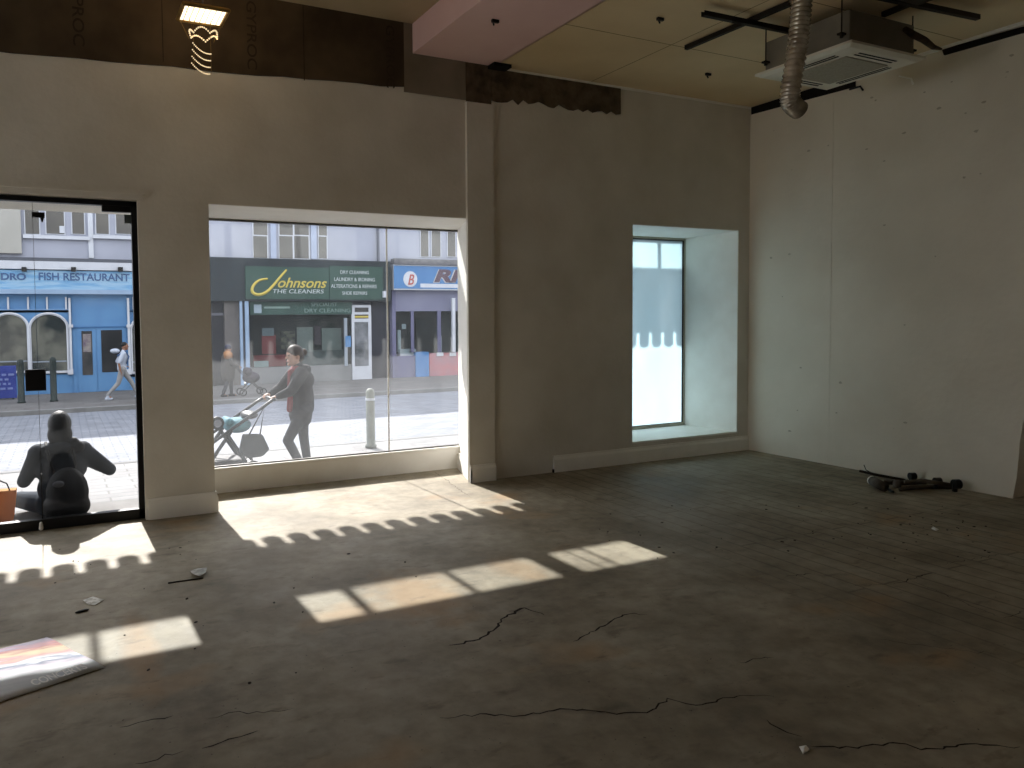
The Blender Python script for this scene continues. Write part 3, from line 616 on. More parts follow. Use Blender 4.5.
# ---- glazed street canopy in front of the shop (its fascia shades the windows)
CY = 3.06; SL = 0.745
cp = thing('street_canopy', 'glass roofed street canopy with scalloped timber fascia outside the windows', 'canopy', (-5, CY, 2.9))
fz0 = SL*(CY+0.97); fz1 = SL*(CY+2.31)
q = MB(); PW, GAP = 0.155, 0.048; x = -16.0; plank = PW+GAP
x = -6.395-plank*47
while x < 5:
    n = 8; pts = []
    for k in range(n+1):
        a_ = PI*k/n; pts.append((x+PW/2+PW/2*math.cos(a_), CY, fz0+0.06-0.06*math.sin(a_)))
    pts += [(x, CY, fz0+0.20), (x+PW, CY, fz0+0.20)]
    q.prism(pts[:n+1]+[(x, CY, fz0+0.20), (x+PW, CY, fz0+0.20)], (0, 0.02, 0)); x += plank
creamp = mat('cream_canopy_paint', D(226, 220, 196), D(212, 206, 180), 3, 0.7)
q.build('scalloped_valance', creamp, cp)
q = MB(); q.box(-16, 5, CY, CY+0.03, fz0+0.195, fz1); q.build('fascia_board', creamp, cp)
def roofz(y): return fz1-0.02+(CY-y)*0.22
for X_, w_ in ((-6.11, .07), (-5.42, .05), (-4.70, .19), (-4.33, .028), (-3.3, .05), (-2.6, .05), (-1.9, .05), (-0.70, .06), (-0.3, .05), (0.6, .05), (-7.53, .05), (-8.3, .05), (-9.0, .19), (-9.8, .05), (-10.6, .05)):
    X_ -= 0.09; q = MB(); q.prism([(X_-w_/2, CY, roofz(CY)), (X_-w_/2, 0.87, roofz(0.87)), (X_-w_/2, 0.87, roofz(0.87)-.06), (X_-w_/2, CY, roofz(CY)-.06)], (w_, 0, 0)); q.build('glazing_bar', creamp, cp)
q = MB(); q.prism([(-16, CY, roofz(CY)+.001), (-16, 0.87, roofz(.87)+.001), (-16, 0.87, roofz(.87)+.009), (-16, CY, roofz(CY)+.009)], (21, 0, 0)); q.build('glass_roof', glass_roof, cp)
# exterior of our own building above the windows
b = MB(); b.box(GX0, GX1, 0.85, 0.87, 2.75, 8.0); b.box(GX0, WX0, 0.85, 0.87, -0.3, 2.8); b.box(0.3, GX1, 0.85, 0.87, -0.3, 2.8)
struct(b.build('facade_own', cream_r))

# ---- far side: helpers in facade coordinates (real metres on the facade plane)
def fr(u0, v0, u1, v1, Y):
    um, vm = (u0+u1)/2, (v0+v1)/2
    return P(u0, vm, Y).x, P(u1, vm, Y).x, P(um, v1, Y).z, P(um, v0, Y).z
def fbox(name, m, parent, u0, v0, u1, v1, y0, y1, lab=None, z0=None, bevel=0):
    xa, xb, za, zb = fr(u0, v0, u1, v1, y0)
    nm = parent.name if parent else ''
    if nm.startswith('restaurant'): xb = min(xb, XB1-.003)
    if nm.startswith('dry'): xa = max(xa, XB1+.003); xb = min(xb, XB2-.003)
    if nm.startswith('corner'): xa = max(xa, XB2+.003)
    q = MB(); q.box(xa, xb, y0, y1, za if z0 is None else z0, zb); o = q.build(name, m, parent, bevel=bevel)
    if lab: o['label'] = lab
    return o
def ftext(s, m, parent, u0, v0, u1, v1, Y, **k):
    xa, xb, za, zb = fr(u0, v0, u1, v1, Y); return text(s, xa, Y-0.004, za, m, parent, xb-xa, zb-za, **k)
def fpane(parent, u0, v0, u1, v1, Y):
    xa, xb, za, zb = fr(u0, v0, u1, v1, Y); q = MB(); q.box(xa, xb, Y, Y+0.012, za, zb); return q.build('pane', glass_plain, parent)

def upper_window(parent, u0, v0, u1, v1, vtrans, mull=(), body=None):
    w = fbox('window', whitep, parent, u0, v0, u1, v1, FY-0.03, FY+0.02)
    xa, xb, za, zb = fr(u0, v0, u1, v1, FY-0.03); t = 0.05
    ed = [u0]+list(mull)+[u1]; hs = [v0, vtrans, v1] if vtrans else [v0, v1]
    for ua, ub in zip(ed, ed[1:]):
        for va, vb in zip(hs, hs[1:]):
            xa, xb, za, zb = fr(ua, va, ub, vb, FY-0.034); q = MB(); q.box(xa+t*.6, xb-t*.6, FY-0.036, FY-0.029, za+t*.4, zb-t*.4); p_ = q.build('pane', wg, w)
    return w

XB1 = P(208, 250, FY).x-0.6    # boundary between restaurant and dry cleaner (hidden by our pier)
XB2 = P(391, 300, FY).x
ROOF = 7.0
# --- restaurant
rb = thing('restaurant_building', 'white building with blue fish restaurant shopfront across the street', 'building', (-8, FY, ZS))
q = MB(); q.box(-17, XB1, FY+0.9, FY+5, ZS, ROOF); q.box(-17, XB1, FY, FY+0.9, 3.35, ROOF); q.box(-17, XB1, FY-0.15, FY+5.1, ROOF, ROOF+.12); q.build('wall', white_r, rb)
xq = P(21, 230, FY-.1).x; q = MB(); q.box(-17, xq, FY-0.12, FY, 3.75, ROOF); q.build('cream_wall', cream_r, rb)
fbox('string_course', mat('grey_lead', D(110, 112, 118)), rb, -60, 258, 175, 261.5, FY-0.3, FY)
fbox('canopy_edge', whitep, rb, -60, 261.5, 175, 269.5, FY-0.35, FY)
fbox('fascia', blue2, rb, -60, 270.5, 175, 293, FY-0.28, FY)
fbox('lower_fascia', mat('pale_band', D(170, 196, 222)), rb, -60, 289.5, 175, 294, FY-0.31, FY)
for u in (24, 73.5, 120.5):
    fbox('sign_lamp', blackm, rb, u-2.5, 267, u+2.5, 271.5, FY-0.5, FY-0.36)
ftext('NDRO', navy, rb, -9, 272.6, 25.5, 279.6, FY-0.285, bold=0.035)
ftext('FISH RESTAURANT', navy, rb, 38, 272.8, 129, 280.5, FY-0.285, bold=0.02)
for (ua, ub, vt, ml) in ((24, 40, None, ()), (45, 65, None, ()), (71, 85, None, ()), (95, 109.5, None, ()), (115, 134, None, ())):
    upper_window(rb, ua, 204, ub, 234.5, vt, ml)
fbox('sill', whitep, rb, 23, 235.5, 90, 239, FY-0.12, FY); fbox('sill', whitep, rb, 93, 236, 175, 239.5, FY-0.12, FY)
fbox('pier', whitep, rb, 88, 200, 93, 258, FY-0.06, FY)
fbox('window_blind', whitep, rb, 59.5, 226, 64.5, 233, FY-0.05, FY-0.037)
# blue shopfront wall with openings: stall riser, frames, door bays
yb = FY-0.05
fbox('shopfront_band', blue1, rb, -60, 293, 175, 312.5, yb, FY+0.1)
fbox('stall_riser', blue1, rb, -60, 372, 175, 392, yb, FY+0.1, z0=ZS)
fbox('door_surround', blue1, rb, 72.5, 293, 128, 392, yb-0.02, FY+0.1, z0=ZS)
fbox('transom_ledge', mat('blue_dark', D(74, 122, 170)), rb, 72.5, 326.5, 128, 328, yb-0.05, yb-0.02)
for (ua, ub, va, vb) in ((82, 92.5, 331, 375), (101.5, 122.5, 330, 372)):
    d_ = fbox('door', blue1, rb, ua-4, va-3, ub+4, 391, yb-0.035, yb-0.02, z0=ZS+.02)
    fbox('door_glass', shopmid if ua < 90 else shopdark, d_, ua, va, ub, vb, yb-0.045, yb-0.035)
fbox('poster', mat('door_poster', D(176, 168, 156), D(120, 104, 120), 5, .6), rb, 83, 334, 91, 352, yb-0.05, yb-0.045)
# arched windows
def arch_window(ul, ur, vtop, vspring, vbot):
    xa = P(ul, 340, yb).x; xb = P(ur, 340, yb).x; um = (ul+ur)/2; zt = P(um, vtop, yb).z; zs = P(um, vspring, yb).z; zb = P(um, vbot, yb).z
    w = bpy.data.objects.new('arched_window', bpy.data.meshes.new('arched_window')); COL.objects.link(w)
    hw = (xb-xa)/2; cxx = (xa+xb)/2; rh = zt-zs
    # white frame as tube following arch
    arc = [(cxx+hw*math.cos(t), yb-0.03, zs+rh*math.sin(t)) for t in [PI*k/20 for k in range(21)]]
    q = MB(); q.tube([(xb, yb-.03, zb)]+arc+[(xa, yb-.03, zb)], 0.045, 6); q.box(xa, xb, yb-.06, yb, zb-.04, zb+.03)
    f = q.build('arched_window', whitep, rb)
    bpy.data.objects.remove(w)
    q = MB(); q.prism([(xa, yb-0.012, zb)]+[(x_, yb-0.012, z_) for x_, _, z_ in arc[::-1]]+[(xb, yb-.012, zb)], (0, 0.01, 0)); q.build('pane', ARCHG, f)
    # spandrel boards
    fbox('window_ledge', mat('ledge_grey', D(170, 180, 190)), f, ul+1, 361, ur-1, 362.2, yb-0.03, yb-.014)
    return f
ARCHG = mat('arch_glass', D(124, 124, 112), D(44, 54, 56), 0.9, 0.15, spec=0.6, contrast=(0.42, 0.56))  # mottled tones put reflections into the glass colour
q = MB(); xa, xb, za, zb_ = fr(-60, 312, 72.5, 373, yb+.02); q.box(xa, xb, yb+.0, FY+.1, za-.1, zb_+.05); xa, xb, za, zb_ = fr(128, 312, 175, 373, yb+.02); q.box(xa, xb, yb, FY+.1, za-.1, zb_+.05); q.build('shopfront_panel', blue1, rb)
arch_window(-46, -11, 314, 328, 372); arch_window(-9, 28.5, 313.5, 328, 372); arch_window(30, 68, 313.5, 328, 372); arch_window(131, 168, 315, 330, 372)
for u in (29, 70.5, 129, ):
    vt = 298 if u > 30 else 325
    fbox('column', whitep, rb, u-1.1, vt, u+1.1, 371, yb-0.12, yb-0.03)
    if u > 30:
        fbox('capital', whitep, rb, u-2.4, 324.5, u+2.6, 327.5, yb-0.14, yb-.02); fbox('column_base', whitep, rb, u-2.8, 369.5, u+2.8, 374.5, yb-0.15, yb-.02)
for u in (8, 28, 47, 66, 133.5):
    fbox('baluster', whitep, rb, u-.9, 297, u+.9, 309.5, yb-0.08, yb-.0)
fbox('rail', mat('light_blue_rail', D(140, 180, 220)), rb, -60, 309, 71, 310.3, yb-0.07, yb)
# --- dry cleaner
db = thing('dry_cleaner_building', 'pale rendered building with dark green dry cleaner shopfront across the street', 'building', (0, FY, ZS))
q = MB(); q.box(XB1, XB2, FY+1.2, FY+5, ZS, ROOF); q.box(XB1, XB2, FY, FY+1.2, 3.6, ROOF); q.box(XB1, XB2, FY-.15, FY+5.1, ROOF, ROOF+.12); q.build('wall', white_r, db)
fbox('fascia', greenf, db, 196, 259, 390.6, 301, FY-0.25, FY+.3)
fbox('sign_board', greens, db, 245.5, 267, 329, 299, FY-0.30, FY-0.25); fbox('sign_board', greens, db, 329.6, 266.5, 383, 299.5, FY-0.29, FY-0.25)
Ys = FY-0.302
# script J with swash
def sp_(u, v): return P(u, v, Ys-0.01)
ctrlJ = [(286.5, 269.8), (281, 276), (274, 284.5), (267, 291.5), (260, 294.6), (254, 293.5), (252, 289.5), (254.5, 284), (260, 280), (267.5, 278.8)]
cc = [sp_(*c) for c in ctrlJ]; pj = [cr_pt(cc, k/50) for k in range(51)]
q = MB(); q.tube(pj, [0.035+0.02*math.sin(PI*k/50) for k in range(51)], 6); q.build('lettering', gold_l, db)
ftext('ohnsons', gold_l, db, 276.5, 277.5, 325.5, 287.5, Ys, shear=0.35, bold=0.012)
ftext('THE CLEANERS', white_l, db, 272, 289.3, 323, 293.3, Ys, shear=0.15)
Yt = FY-0.292
for s_t, u0_, v0_, u1_, v1_ in (('DRY CLEANING', 340, 270.6, 368.5, 274), ('LAUNDRY & IRONING', 334, 277.6, 374.5, 281.2), ('ALTERATIONS & REPAIRS', 331, 284.4, 376.5, 288), ('SHOE REPAIRS', 342, 291.4, 367, 294.8)):
    ftext(s_t, white_l, db, u0_, v0_, u1_, v1_, Yt)
upper = [(252.5, 268, 208, 258.5, 235.5, ()), (278.5, 309.5, 208, 259, 235.5, (293.5,)), (318, 327.5, 208, 259, 236, ())]
for (ua, ub, va, vb, vt, ml) in upper: upper_window(db, ua, va, ub, vb, vt, ml)
fbox('rainwater_pipe', mat('pipe_grey', D(120, 122, 132)), db, 377.6, 205, 379.3, 264, FY-0.12, FY-.02)
for (ua, ub) in ((270.5, 276), (311, 316.5)): fbox('pilaster', mat('bluish_white', D(196, 206, 226)), db, ua, 205, ub, 259, FY-0.06, FY)
# shopfront below
yd = FY-0.02
fbox('stone_pier', mat('grey_stone', D(130, 124, 118), D(112, 106, 102), 2), db, 225, 301, 240, 378, yd-.05, FY+.3, z0=ZS)
dd = fbox('side_door', mat('dark_door', D(52, 52, 56)), db, 209, 301, 225, 378, FY+.1, FY+.3, z0=ZS); fbox('transom', mat('grey_trim', D(130, 130, 136)), dd, 209, 313, 225, 315.5, FY+.05, FY+.1)
fbox('stall_riser', mat('riser_grey', D(150, 150, 148)), db, 250, 366, 352, 378, yd, FY+.2, z0=ZS)
lin = fbox('window_lintel', greenl, db, 250, 301.5, 352, 314.5, yd-.03, FY+.2)
ftext('SPECIALIST', pale_l, lin, 311, 302.6, 337, 306.2, yd-.034); ftext('DRY CLEANING', pale_l, lin, 304, 308.6, 350, 312.4, yd-.034)
fbox('roundel', mat('roundel_white', D(190, 208, 216)), lin, 254, 304.5, 261.5, 313, yd-.05, yd-.03)
fbox('pale_strip', pale_l, lin, 264, 306.5, 290, 308.5, yd-.036, yd-.03)
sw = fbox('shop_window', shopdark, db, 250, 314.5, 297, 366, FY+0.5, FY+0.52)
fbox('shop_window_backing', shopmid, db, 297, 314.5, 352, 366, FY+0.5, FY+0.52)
fbox('pale_blind', mat('blind_pale', D(172, 172, 164), D(160, 160, 152), 3), db, 297, 327, 313, 352, FY+.2, FY+.22); fbox('pale_blind', mat('blind_pale'if False else 'blind_pale', D(172, 172, 164)), db, 322, 328, 341.5, 350, FY+.2, FY+.22)
fbox('counter', mat('counter_grey', D(150, 150, 146), D(120, 122, 120), 5), db, 300, 350, 348, 366, FY+.25, FY+.3)
fbox('hanging_coat', mat('coat_mauve', D(110, 92, 98)), db, 314.5, 326, 321, 345, FY+.18, FY+.24, bevel=.05)
fbox('clothes_rail', mat('clothes_mix', D(120, 112, 90), D(60, 58, 56), 9, contrast=(.45, .5)), db, 281, 331, 295, 349, FY+.3, FY+.34)
fbox('red_reflection', redp, db, 254, 355, 286, 367, FY+.3, FY+.4); fbox('white_notice', white_l, db, 254, 361, 268.5, 367, FY+.27, FY+.3)  # solid red block stands in for a reflection on the shop glass
fbox('red_poster', redp, db, 262, 335, 276, 354, FY+.3, FY+.33); fbox('grey_disc', mat('grey_disc', D(160, 164, 170)), db, 262, 328, 274, 336, FY+.28, FY+.3, bevel=.08)
fbox('pane', glass_plain, db, 251, 315, 351, 366, yd, yd+.012)
for (ua, ub) in ((240.5, 243), (245.5, 249.3)):
    fbox('post', mat('post_blue_white', D(176, 200, 226)), db, ua, 300, ub, 376, yd-.2, yd-.08, z0=ZS)
dr = fbox('shop_door', whitep, db, 352, 305, 371.5, 372.5, yd-.03, yd+.05, z0=ZS)
for (ua, va, ub, vb, m_) in ((354.8, 307.5, 368.5, 312, shopmid), (354.8, 314.5, 368.5, 318.5, mat('door_brown', D(104, 94, 74))), (354.8, 322, 368.5, 366, mat('door_reflection', D(150, 152, 156), D(84, 88, 88), 2.6, .3))):
    fbox('door_pane', m_, dr, ua, va, ub, vb, yd-.037, yd-.03)
fbox('yellow_notice', gold_l, dr, 354.8, 316, 368.5, 317.6, yd-.042, yd-.037)
fbox('blue_notice', mat('notice_blue', D(90, 150, 205)), db, 345.5, 336, 351, 347, yd-.05, yd)
fbox('window_mullion', mat('mullion_pale', D(178, 188, 196)), db, 344.5, 318, 347.5, 366, yd-.04, yd+.03)
fbox('dark_recess', mat('recess_navy', D(52, 52, 62), D(36, 38, 48), 2), db, 371.5, 301, 390.4, 378, FY+.15, FY+.2, z0=ZS)
fbox('wall_lamp', whitep, db, 383.5, 291, 386.5, 297.5, FY-.4, FY-.25)
# --- blue sign shop
bb = thing('corner_shop_building', 'pale building with a bright blue shop sign at right across street', 'building', (6, FY, ZS))
q = MB(); q.box(XB2, 15, FY+1.2, FY+5, ZS, ROOF); q.box(XB2, 15, FY, FY+1.2, 3.5, ROOF); q.box(XB2, 15, FY-.15, FY+5.1, ROOF, ROOF+.12); q.build('wall', white_r, bb)
for (ua, ub) in ((420, 429), (431, 441), (447, 456)): upper_window(bb, ua, 205, ub, 257, None, ())
fbox('cornice', mat('cornice_grey', D(136, 134, 134), D(110, 108, 110), 9), bb, 392.4, 260, 520, 265.5, FY-.35, FY)
fbox('sign_border', whitep, bb, 392.4, 265.8, 520, 290.3, FY-.27, FY+.2); fbox('sign_board', blue3, bb, 393, 267, 520, 289, FY-.29, FY-.27)
Yr = FY-.292
el = fr(403.3, 271.2, 417.3, 287, Yr); q = MB(); q.ell(((el[0]+el[1])/2, Yr, (el[2]+el[3])/2), ((el[1]-el[0])/2, .012, (el[3]-el[2])/2), 24, 12); rd = q.build('roundel', whitep, bb)
ftext('B', mat('letter_red', D(214, 120, 108)), rd, 407.3, 274.2, 413.6, 284.6, Yr-.012, shear=.3, bold=.01)
brown = mat('letter_brown', D(124, 104, 112)); 
ftext('RF', mat('letter_shadow', D(226, 222, 220)), bb, 433.2, 268.6, 467.6, 281.8, Yr+.0015, shear=.25, bold=.07, extr=0.003); ftext('RF', brown, bb, 433.5, 268.8, 467, 281.6, Yr-.004, shear=.25, bold=.045)
fbox('white_strip', whitep, bb, 420.5, 284.2, 520, 288, FY-.295, FY-.285)
fbox('roller_blind', lilac, bb, 392.6, 290.5, 520, 311, FY-.02, FY+.3)
fbox('back_wall', shopmid, bb, 392.6, 311, 520, 352, FY+.5, FY+.52)
fbox('side_column', violet, bb, 392.4, 290, 396, 378, FY-.05, FY+.3, z0=ZS)
fbox('white_display', whitep, bb, 398, 330, 401, 352, FY+.2, FY+.3); fbox('white_display', whitep, bb, 400, 349, 416, 357, FY+.1, FY+.3); fbox('card', whitep, bb, 402, 324, 406, 329, FY+.3, FY+.32)
fbox('mullion', violet, bb, 411, 311, 414, 352, FY-.02, FY+.05); fbox('mullion', violet, bb, 437.5, 311, 441, 352, FY-.02, FY+.05); fbox('white_leg', whitep, bb, 440, 336, 441.8, 352, FY+.1, FY+.2)
fbox('dark_display', shopdark, bb, 416, 318, 434, 352, FY+.3, FY+.32)
fbox('pane', glass_plain, bb, 396, 311, 520, 352, FY-.01, FY)
fbox('stall_riser', violet, bb, 396, 356, 416, 377, FY-.05, FY+.3, z0=ZS)
fbox('stall_riser', mat('blue_crate', D(84, 146, 206)), bb, 416, 352, 429, 377, FY-.12, FY+.3, z0=ZS)
rr_ = fbox('red_riser', mat('pink_red', D(204, 128, 132), D(188, 140, 148), 3), bb, 429.5, 352, 520, 377, FY-.1, FY+.3, z0=ZS)
fbox('white_notice', whitep, rr_, 437, 352.5, 443.5, 356, FY-.14, FY-.1); fbox('white_notice', whitep, rr_, 450, 352.5, 456, 356, FY-.14, FY-.1)
fbox('post', whitep, bb, 452.5, 298, 455.5, 352, FY-.3, FY-.2)
# --- notice board, rubbish
an = thing('notice_board', 'blue notice board with pale lines of print outside the restaurant', 'notice board', (P(8, 396, 17.6).x, 17.6, -.49))
bd = fbox('board', mat('board_blue', D(64, 80, 160), D(54, 68, 146), 3, .6), an, -14, 366, 16.5, 397, 17.6, 17.64, z0=-.45, bevel=.01)
for k, v in enumerate((374.8, 379.5, 384, 388.7)):
    xa, xb, za, zb_ = fr(-10, v-1, 14, v+1.1, 17.6); q = MB(); x = xa
    while x < xb-.1:
        w_ = random.uniform(.06, .22); q.box(x, min(x+w_, xb), 17.592, 17.6, za, zb_); x += w_+.05
    q.build('print', mat('print_pale', D(140, 152, 206)), bd)
for xx in (P(-10, 396, 17.6).x, P(13, 396, 17.6).x):
    q = MB(); q.box(xx-.02, xx+.02, 17.64, 17.68, -.49, .4); q.build('leg', blackm, an)

# --- bollards
def bollard(x, y, z, h, r, lab, m, grp, bands=True):
    t = thing('bollard', lab, 'bollard', (x, y, z), grp)
    q = MB(); q.tube([(x, y, z), (x, y, z+.04), (x, y, z+.05), (x, y, z+h*.86), (x, y, z+h*.88), (x, y, z+h*.94), (x, y, z+h*.985), (x, y, z+h)], [r*1.25, r*1.25, r, r*.95, r*.95, r*.95, r*.75, r*.3], 16); q.build('shaft', m, t, True)
    if bands:
        q = MB(); q.tube([(x, y, z+h*.8), (x, y, z+h*.84)], r*1.06, 16); q.build('band', whitep, t)
    return t
gb = mat('bollard_green', D(44, 58, 54), D(34, 46, 44), 5, .5)
a = PZ(21.5, 401.5, -.49); yb1 = 16.5
for u, lab in ((21, 'dark iron bollard left of the other on the far pavement'), (53.5, 'dark iron bollard on the far pavement before the restaurant window')):
    a = P(u, 385, 16.4); bollard(a.x, 16.4, -.49, 1.18 if u < 30 else 1.22, .085, lab, gb, 'bollards on the far pavement', False)
ba = P(370.5, 420, 4.1)
bollard(ba.x, 4.1, -.30, P(370, 388.5, 4.1).z+.30, .070, 'pale grey bollard with a white band standing on the near pavement', mat('bollard_pale', D(170, 172, 160), D(150, 152, 142), 5, .6), None)
# thin pole near Johnsons door
q = MB(); xa = P(404, 360, 17); 

# ================================================================== PEOPLE
def person(loc, heading, label, cat, spec, scale=1.0):
    """spec holds joints in local metres: x forward, y left, z up"""
    T = Matrix.Translation(loc) @ Matrix.Rotation(heading, 4, 'Z') @ Matrix.Scale(scale, 4)
    t = thing('person', label, cat, loc); J = {k: Vector(v) for k, v in spec['J'].items()}
    vx = spec.get('voxel', 0.009)*scale
    skin = spec['skin']
    def limb(q, ch, rs, seg=12):
        for (a_, b_), (ra, rb) in zip(zip(ch, ch[1:]), zip(rs, rs[1:])): q.cone(J[a_], J[b_], ra, rb, seg)
    hs = spec.get('headscale', 1.0)
    q = MB()
    limb(q, ['pelvis', 'waist', 'chest', 'neck'], [.125, .115, .125, .055]); q.cone(J['shL'], J['shR'], .055, .055); q.cone(J['hipL'], J['hipR'], .09, .09)
    for s in 'LR':
        limb(q, ['sh'+s, 'el'+s, 'wr'+s], [.050, .040, .026]); limb(q, ['hip'+s, 'kn'+s, 'an'+s], [.082, .055, .038]); q.cone(J['an'+s]+Vector((0, 0, -.03)), J['toe'+s], .036, .028)
        # hand: palm, four fingers of unequal length, thumb
        w = J['wr'+s]; d = (J['hd'+s]-w).normalized(); nrm = Vector(spec.get('palm'+s, (0, 0, -1))).normalized(); nrm = (nrm-d*nrm.dot(d)).normalized(); side = d.cross(nrm).normalized()
        if s == 'L': side = -side
        pm = w+d*.055; q.ell(pm, (.048, .038, .016), 12, 8, Matrix((d, side, nrm)).transposed())
        curl = spec.get('curl'+s, .6)
        for k, (off, ln) in enumerate(((.028, .072), (.010, .080), (-.009, .075), (-.027, .060))):
            f0 = w+d*.088+side*off; d1 = (d*math.cos(curl*.7)+nrm*math.sin(curl*.7)); f1 = f0+d1*ln*.5; d2 = (d*math.cos(curl*1.8)+nrm*math.sin(curl*1.8)); f2 = f1+d2*ln*.5
            q.cone(f0, f1, .0095, .0088, 8); q.cone(f1, f2, .0088, .0075, 8)
        th0 = w+d*.03+side*.032; th1 = th0+(d*.6+side*.7+nrm*.3).normalized()*.04; th2 = th1+(d*.8+nrm*.6).normalized()*.03
        q.cone(th0, th1, .012, .010, 8); q.cone(th1, th2, .010, .009, 8)
    # head
    H = J['head']; hy = spec.get('headyaw', 0); tilt = spec.get('headtilt', 0)
    R = Matrix.Rotation(hy, 3, 'Z') @ Matrix.Rotation(tilt, 3, 'Y') @ Matrix.Scale(hs, 3)
    q.cone(J['neck'], H+R @ Vector((-.02, 0, -.06)), .056, .052)
    def hp(x_, y_, z_): return H+R @ Vector((x_, y_, z_))
    q.ell(H+R @ Vector((-.006, 0, .02)), (.098, .076, .105), 20, 14, R); q.ell(hp(.022, 0, -.045), (.062, .056, .07), 16, 10, R)
    q.cone(hp(.082, 0, .015), hp(.108, 0, -.022), .010, .014, 8); q.cone(hp(.075, -.028, .035), hp(.075, .028, .035), .014, .014, 8); q.ell(hp(.074, 0, -.095), (.018, .02, .014), 10, 6, R)
    for sy in (-1, 1): q.ell(hp(-.01, .077*sy, -.005), (.018, .008, .03), 10, 8, R)
    q.cone(hp(.080, -.018, -.058), hp(.080, .018, -.058), .010, .010, 8)
    body = q.build('body', skin, t, True, T, remesh=vx, sm=2)
    if spec.get('face', True):
        for sy in (-1, 1):
            q = MB(); q.ell(hp(.088, .030*sy, .012), (.008, .014, .009), 8, 6, R); q.build('eye', EYE, t, True, T)
        q = MB(); q.ell(hp(.090, 0, -.058), (.008, .024, .006), 10, 6, R); q.build('mouth', LIP, t, True, T)
    for name, m_, fn, vox in spec['wear']:
        q = MB(); fn(q, J, limb, hp, R); q.build(name, m_, t, True, T, remesh=(vox*scale if vox else 0), sm=3)
    return t, T
EYE = mat('eye_dark', D(40, 30, 26), rough=.2); LIP = mat('lip', D(160, 92, 84))
skinm = mat('skin_light', D(206, 160, 134), D(196, 148, 122), 6, .6); skin2 = mat('skin_mid', D(176, 126, 98), rough=.6)
def std(h=1.0, **kw):
    J = dict(pelvis=(0, 0, .95), waist=(0, 0, 1.08), chest=(.0, 0, 1.30), neck=(-.0, 0, 1.47), head=(.02, 0, 1.62), shL=(0, .18, 1.41), shR=(0, -.18, 1.41), hipL=(0, .09, .92), hipR=(0, -.09, .92))
    J.update(kw); return J
def shoe(q, J, limb, hp, R):
    for s in 'LR':
        d = (J['toe'+s]-J['an'+s]); d.z = 0; d = d.normalized() if d.length > .01 else Vector((1, 0, 0))
        a_ = Vector((J['an'+s].x, J['an'+s].y, J['toe'+s].z)); q.cone(a_-d*.05+Vector((0, 0, .012)), a_+d*.10+Vector((0, 0, .008)), .048, .042); q.cone(J['an'+s], a_, .048, .05)

# --- seated woman seen from behind outside window 1 (faces the street, +Y)
SB = mat('jacket_slate', D(58, 64, 72), D(48, 53, 60), 5, .9, .2, 60); hairD = mat('hair_dark', D(18, 15, 15), D(10, 9, 9), 14, .55, .3, 50, stretch=(1, 1, .15)); jeans = mat('jeans_grey', D(70, 80, 92), D(58, 68, 80), 8, .9); bagblack = mat('bag_black', D(20, 21, 25), D(13, 14, 17), 6, .7)
J1 = dict(pelvis=(-.02, 0, .12), waist=(-.03, 0, .25), chest=(0, 0, .44), neck=(.0, 0, .60), head=(.03, 0, .755), shL=(0, .17, .55), shR=(0, -.17, .55), hipL=(.02, .10, .11), hipR=(.02, -.10, .11),
    elL=(.02, .285, .32), elR=(.02, -.385, .36), wrL=(.22, .19, .40), wrR=(.22, -.2, .42), hdL=(.28, .12, .44), hdR=(.28, -.13, .46),
    knL=(.30, .33, .11), knR=(.40, -.10, .15), anL=(.42, .02, .07), anR=(.30, .05, .08), toeL=(.42, -.14, .04), toeR=(.40, .18, .04))
def w_jacket(q, J, limb, hp, R):
    limb(q, ['pelvis', 'waist', 'chest', 'neck'], [.155, .15, .165, .075]); q.cone(J['shL'], J['shR'], .085, .085); q.cone(J['chest']+Vector((0, .07, -.02)), J['chest']+Vector((0, -.07, -.02)), .14, .14); q.cone(J['waist']+Vector((0, .06, 0)), J['waist']+Vector((0, -.06, 0)), .13, .13)
    for s in 'LR': limb(q, ['sh'+s, 'el'+s, 'wr'+s], [.080, .056, .045])
    q.ell(J['neck']+Vector((-.04, 0, -.0)), (.10, .13, .06), 16, 10)     # hood
    q.cone(J['neck']+Vector((-.05, -.13, -.0)), J['neck']+Vector((-.06, .12, -.02)), .045, .045)
def w_hairlong(q, J, limb, hp, R):
    q.ell(hp(-.012, 0, .032), (.115, .095, .118), 20, 14, R); q.ell(hp(-.055, 0, -.05), (.075, .100, .11), 18, 12, R); q.ell(hp(-.07, 0, -.12), (.06, .085, .08), 18, 12, R)
def w_collar(q, J, limb, hp, R):
    q.cone((-.06, -.14, .59), (-.07, .03, .585), .055, .05); q.cone((-.05, -.10, .63), (-.06, .05, .62), .05, .045)
def w_jeans(q, J, limb, hp, R):
    q.cone(J['hipL'], J['hipR'], .115, .115)
    for s in 'LR': limb(q, ['hip'+s, 'kn'+s, 'an'+s], [.105, .075, .052])
def w_backpack(q, J, limb, hp, R):
    q.ell((-.20, -.045, .23), (.10, .165, .22), 20, 14); q.cone((-.20, -.12, .12), (-.20, .04, .12), .10, .11)
pt = PZ(66, 520, 0.0)
t1_, T1 = person((-7.66, 0.50, 0.0), PI/2, 'person with long dark hair sitting outside the glass, seen from behind, slate jacket', 'person', dict(J=J1, skin=skinm, palmL=(0, 0, 1), palmR=(0, 0, 1), curlL=.8, curlR=.8, voxel=.008,
    wear=[('jacket', SB, w_jacket, .012), ('hair', hairD, w_hairlong, .010), ('collar', bagblack, w_collar, .010), ('jeans', jeans, w_jeans, .012), ('shoes', blackm, shoe, .01)]))
bp = thing('backpack', 'black backpack shaped with the shadow on the glass behind the seated person', 'backpack', (-7.62, .3, 0))
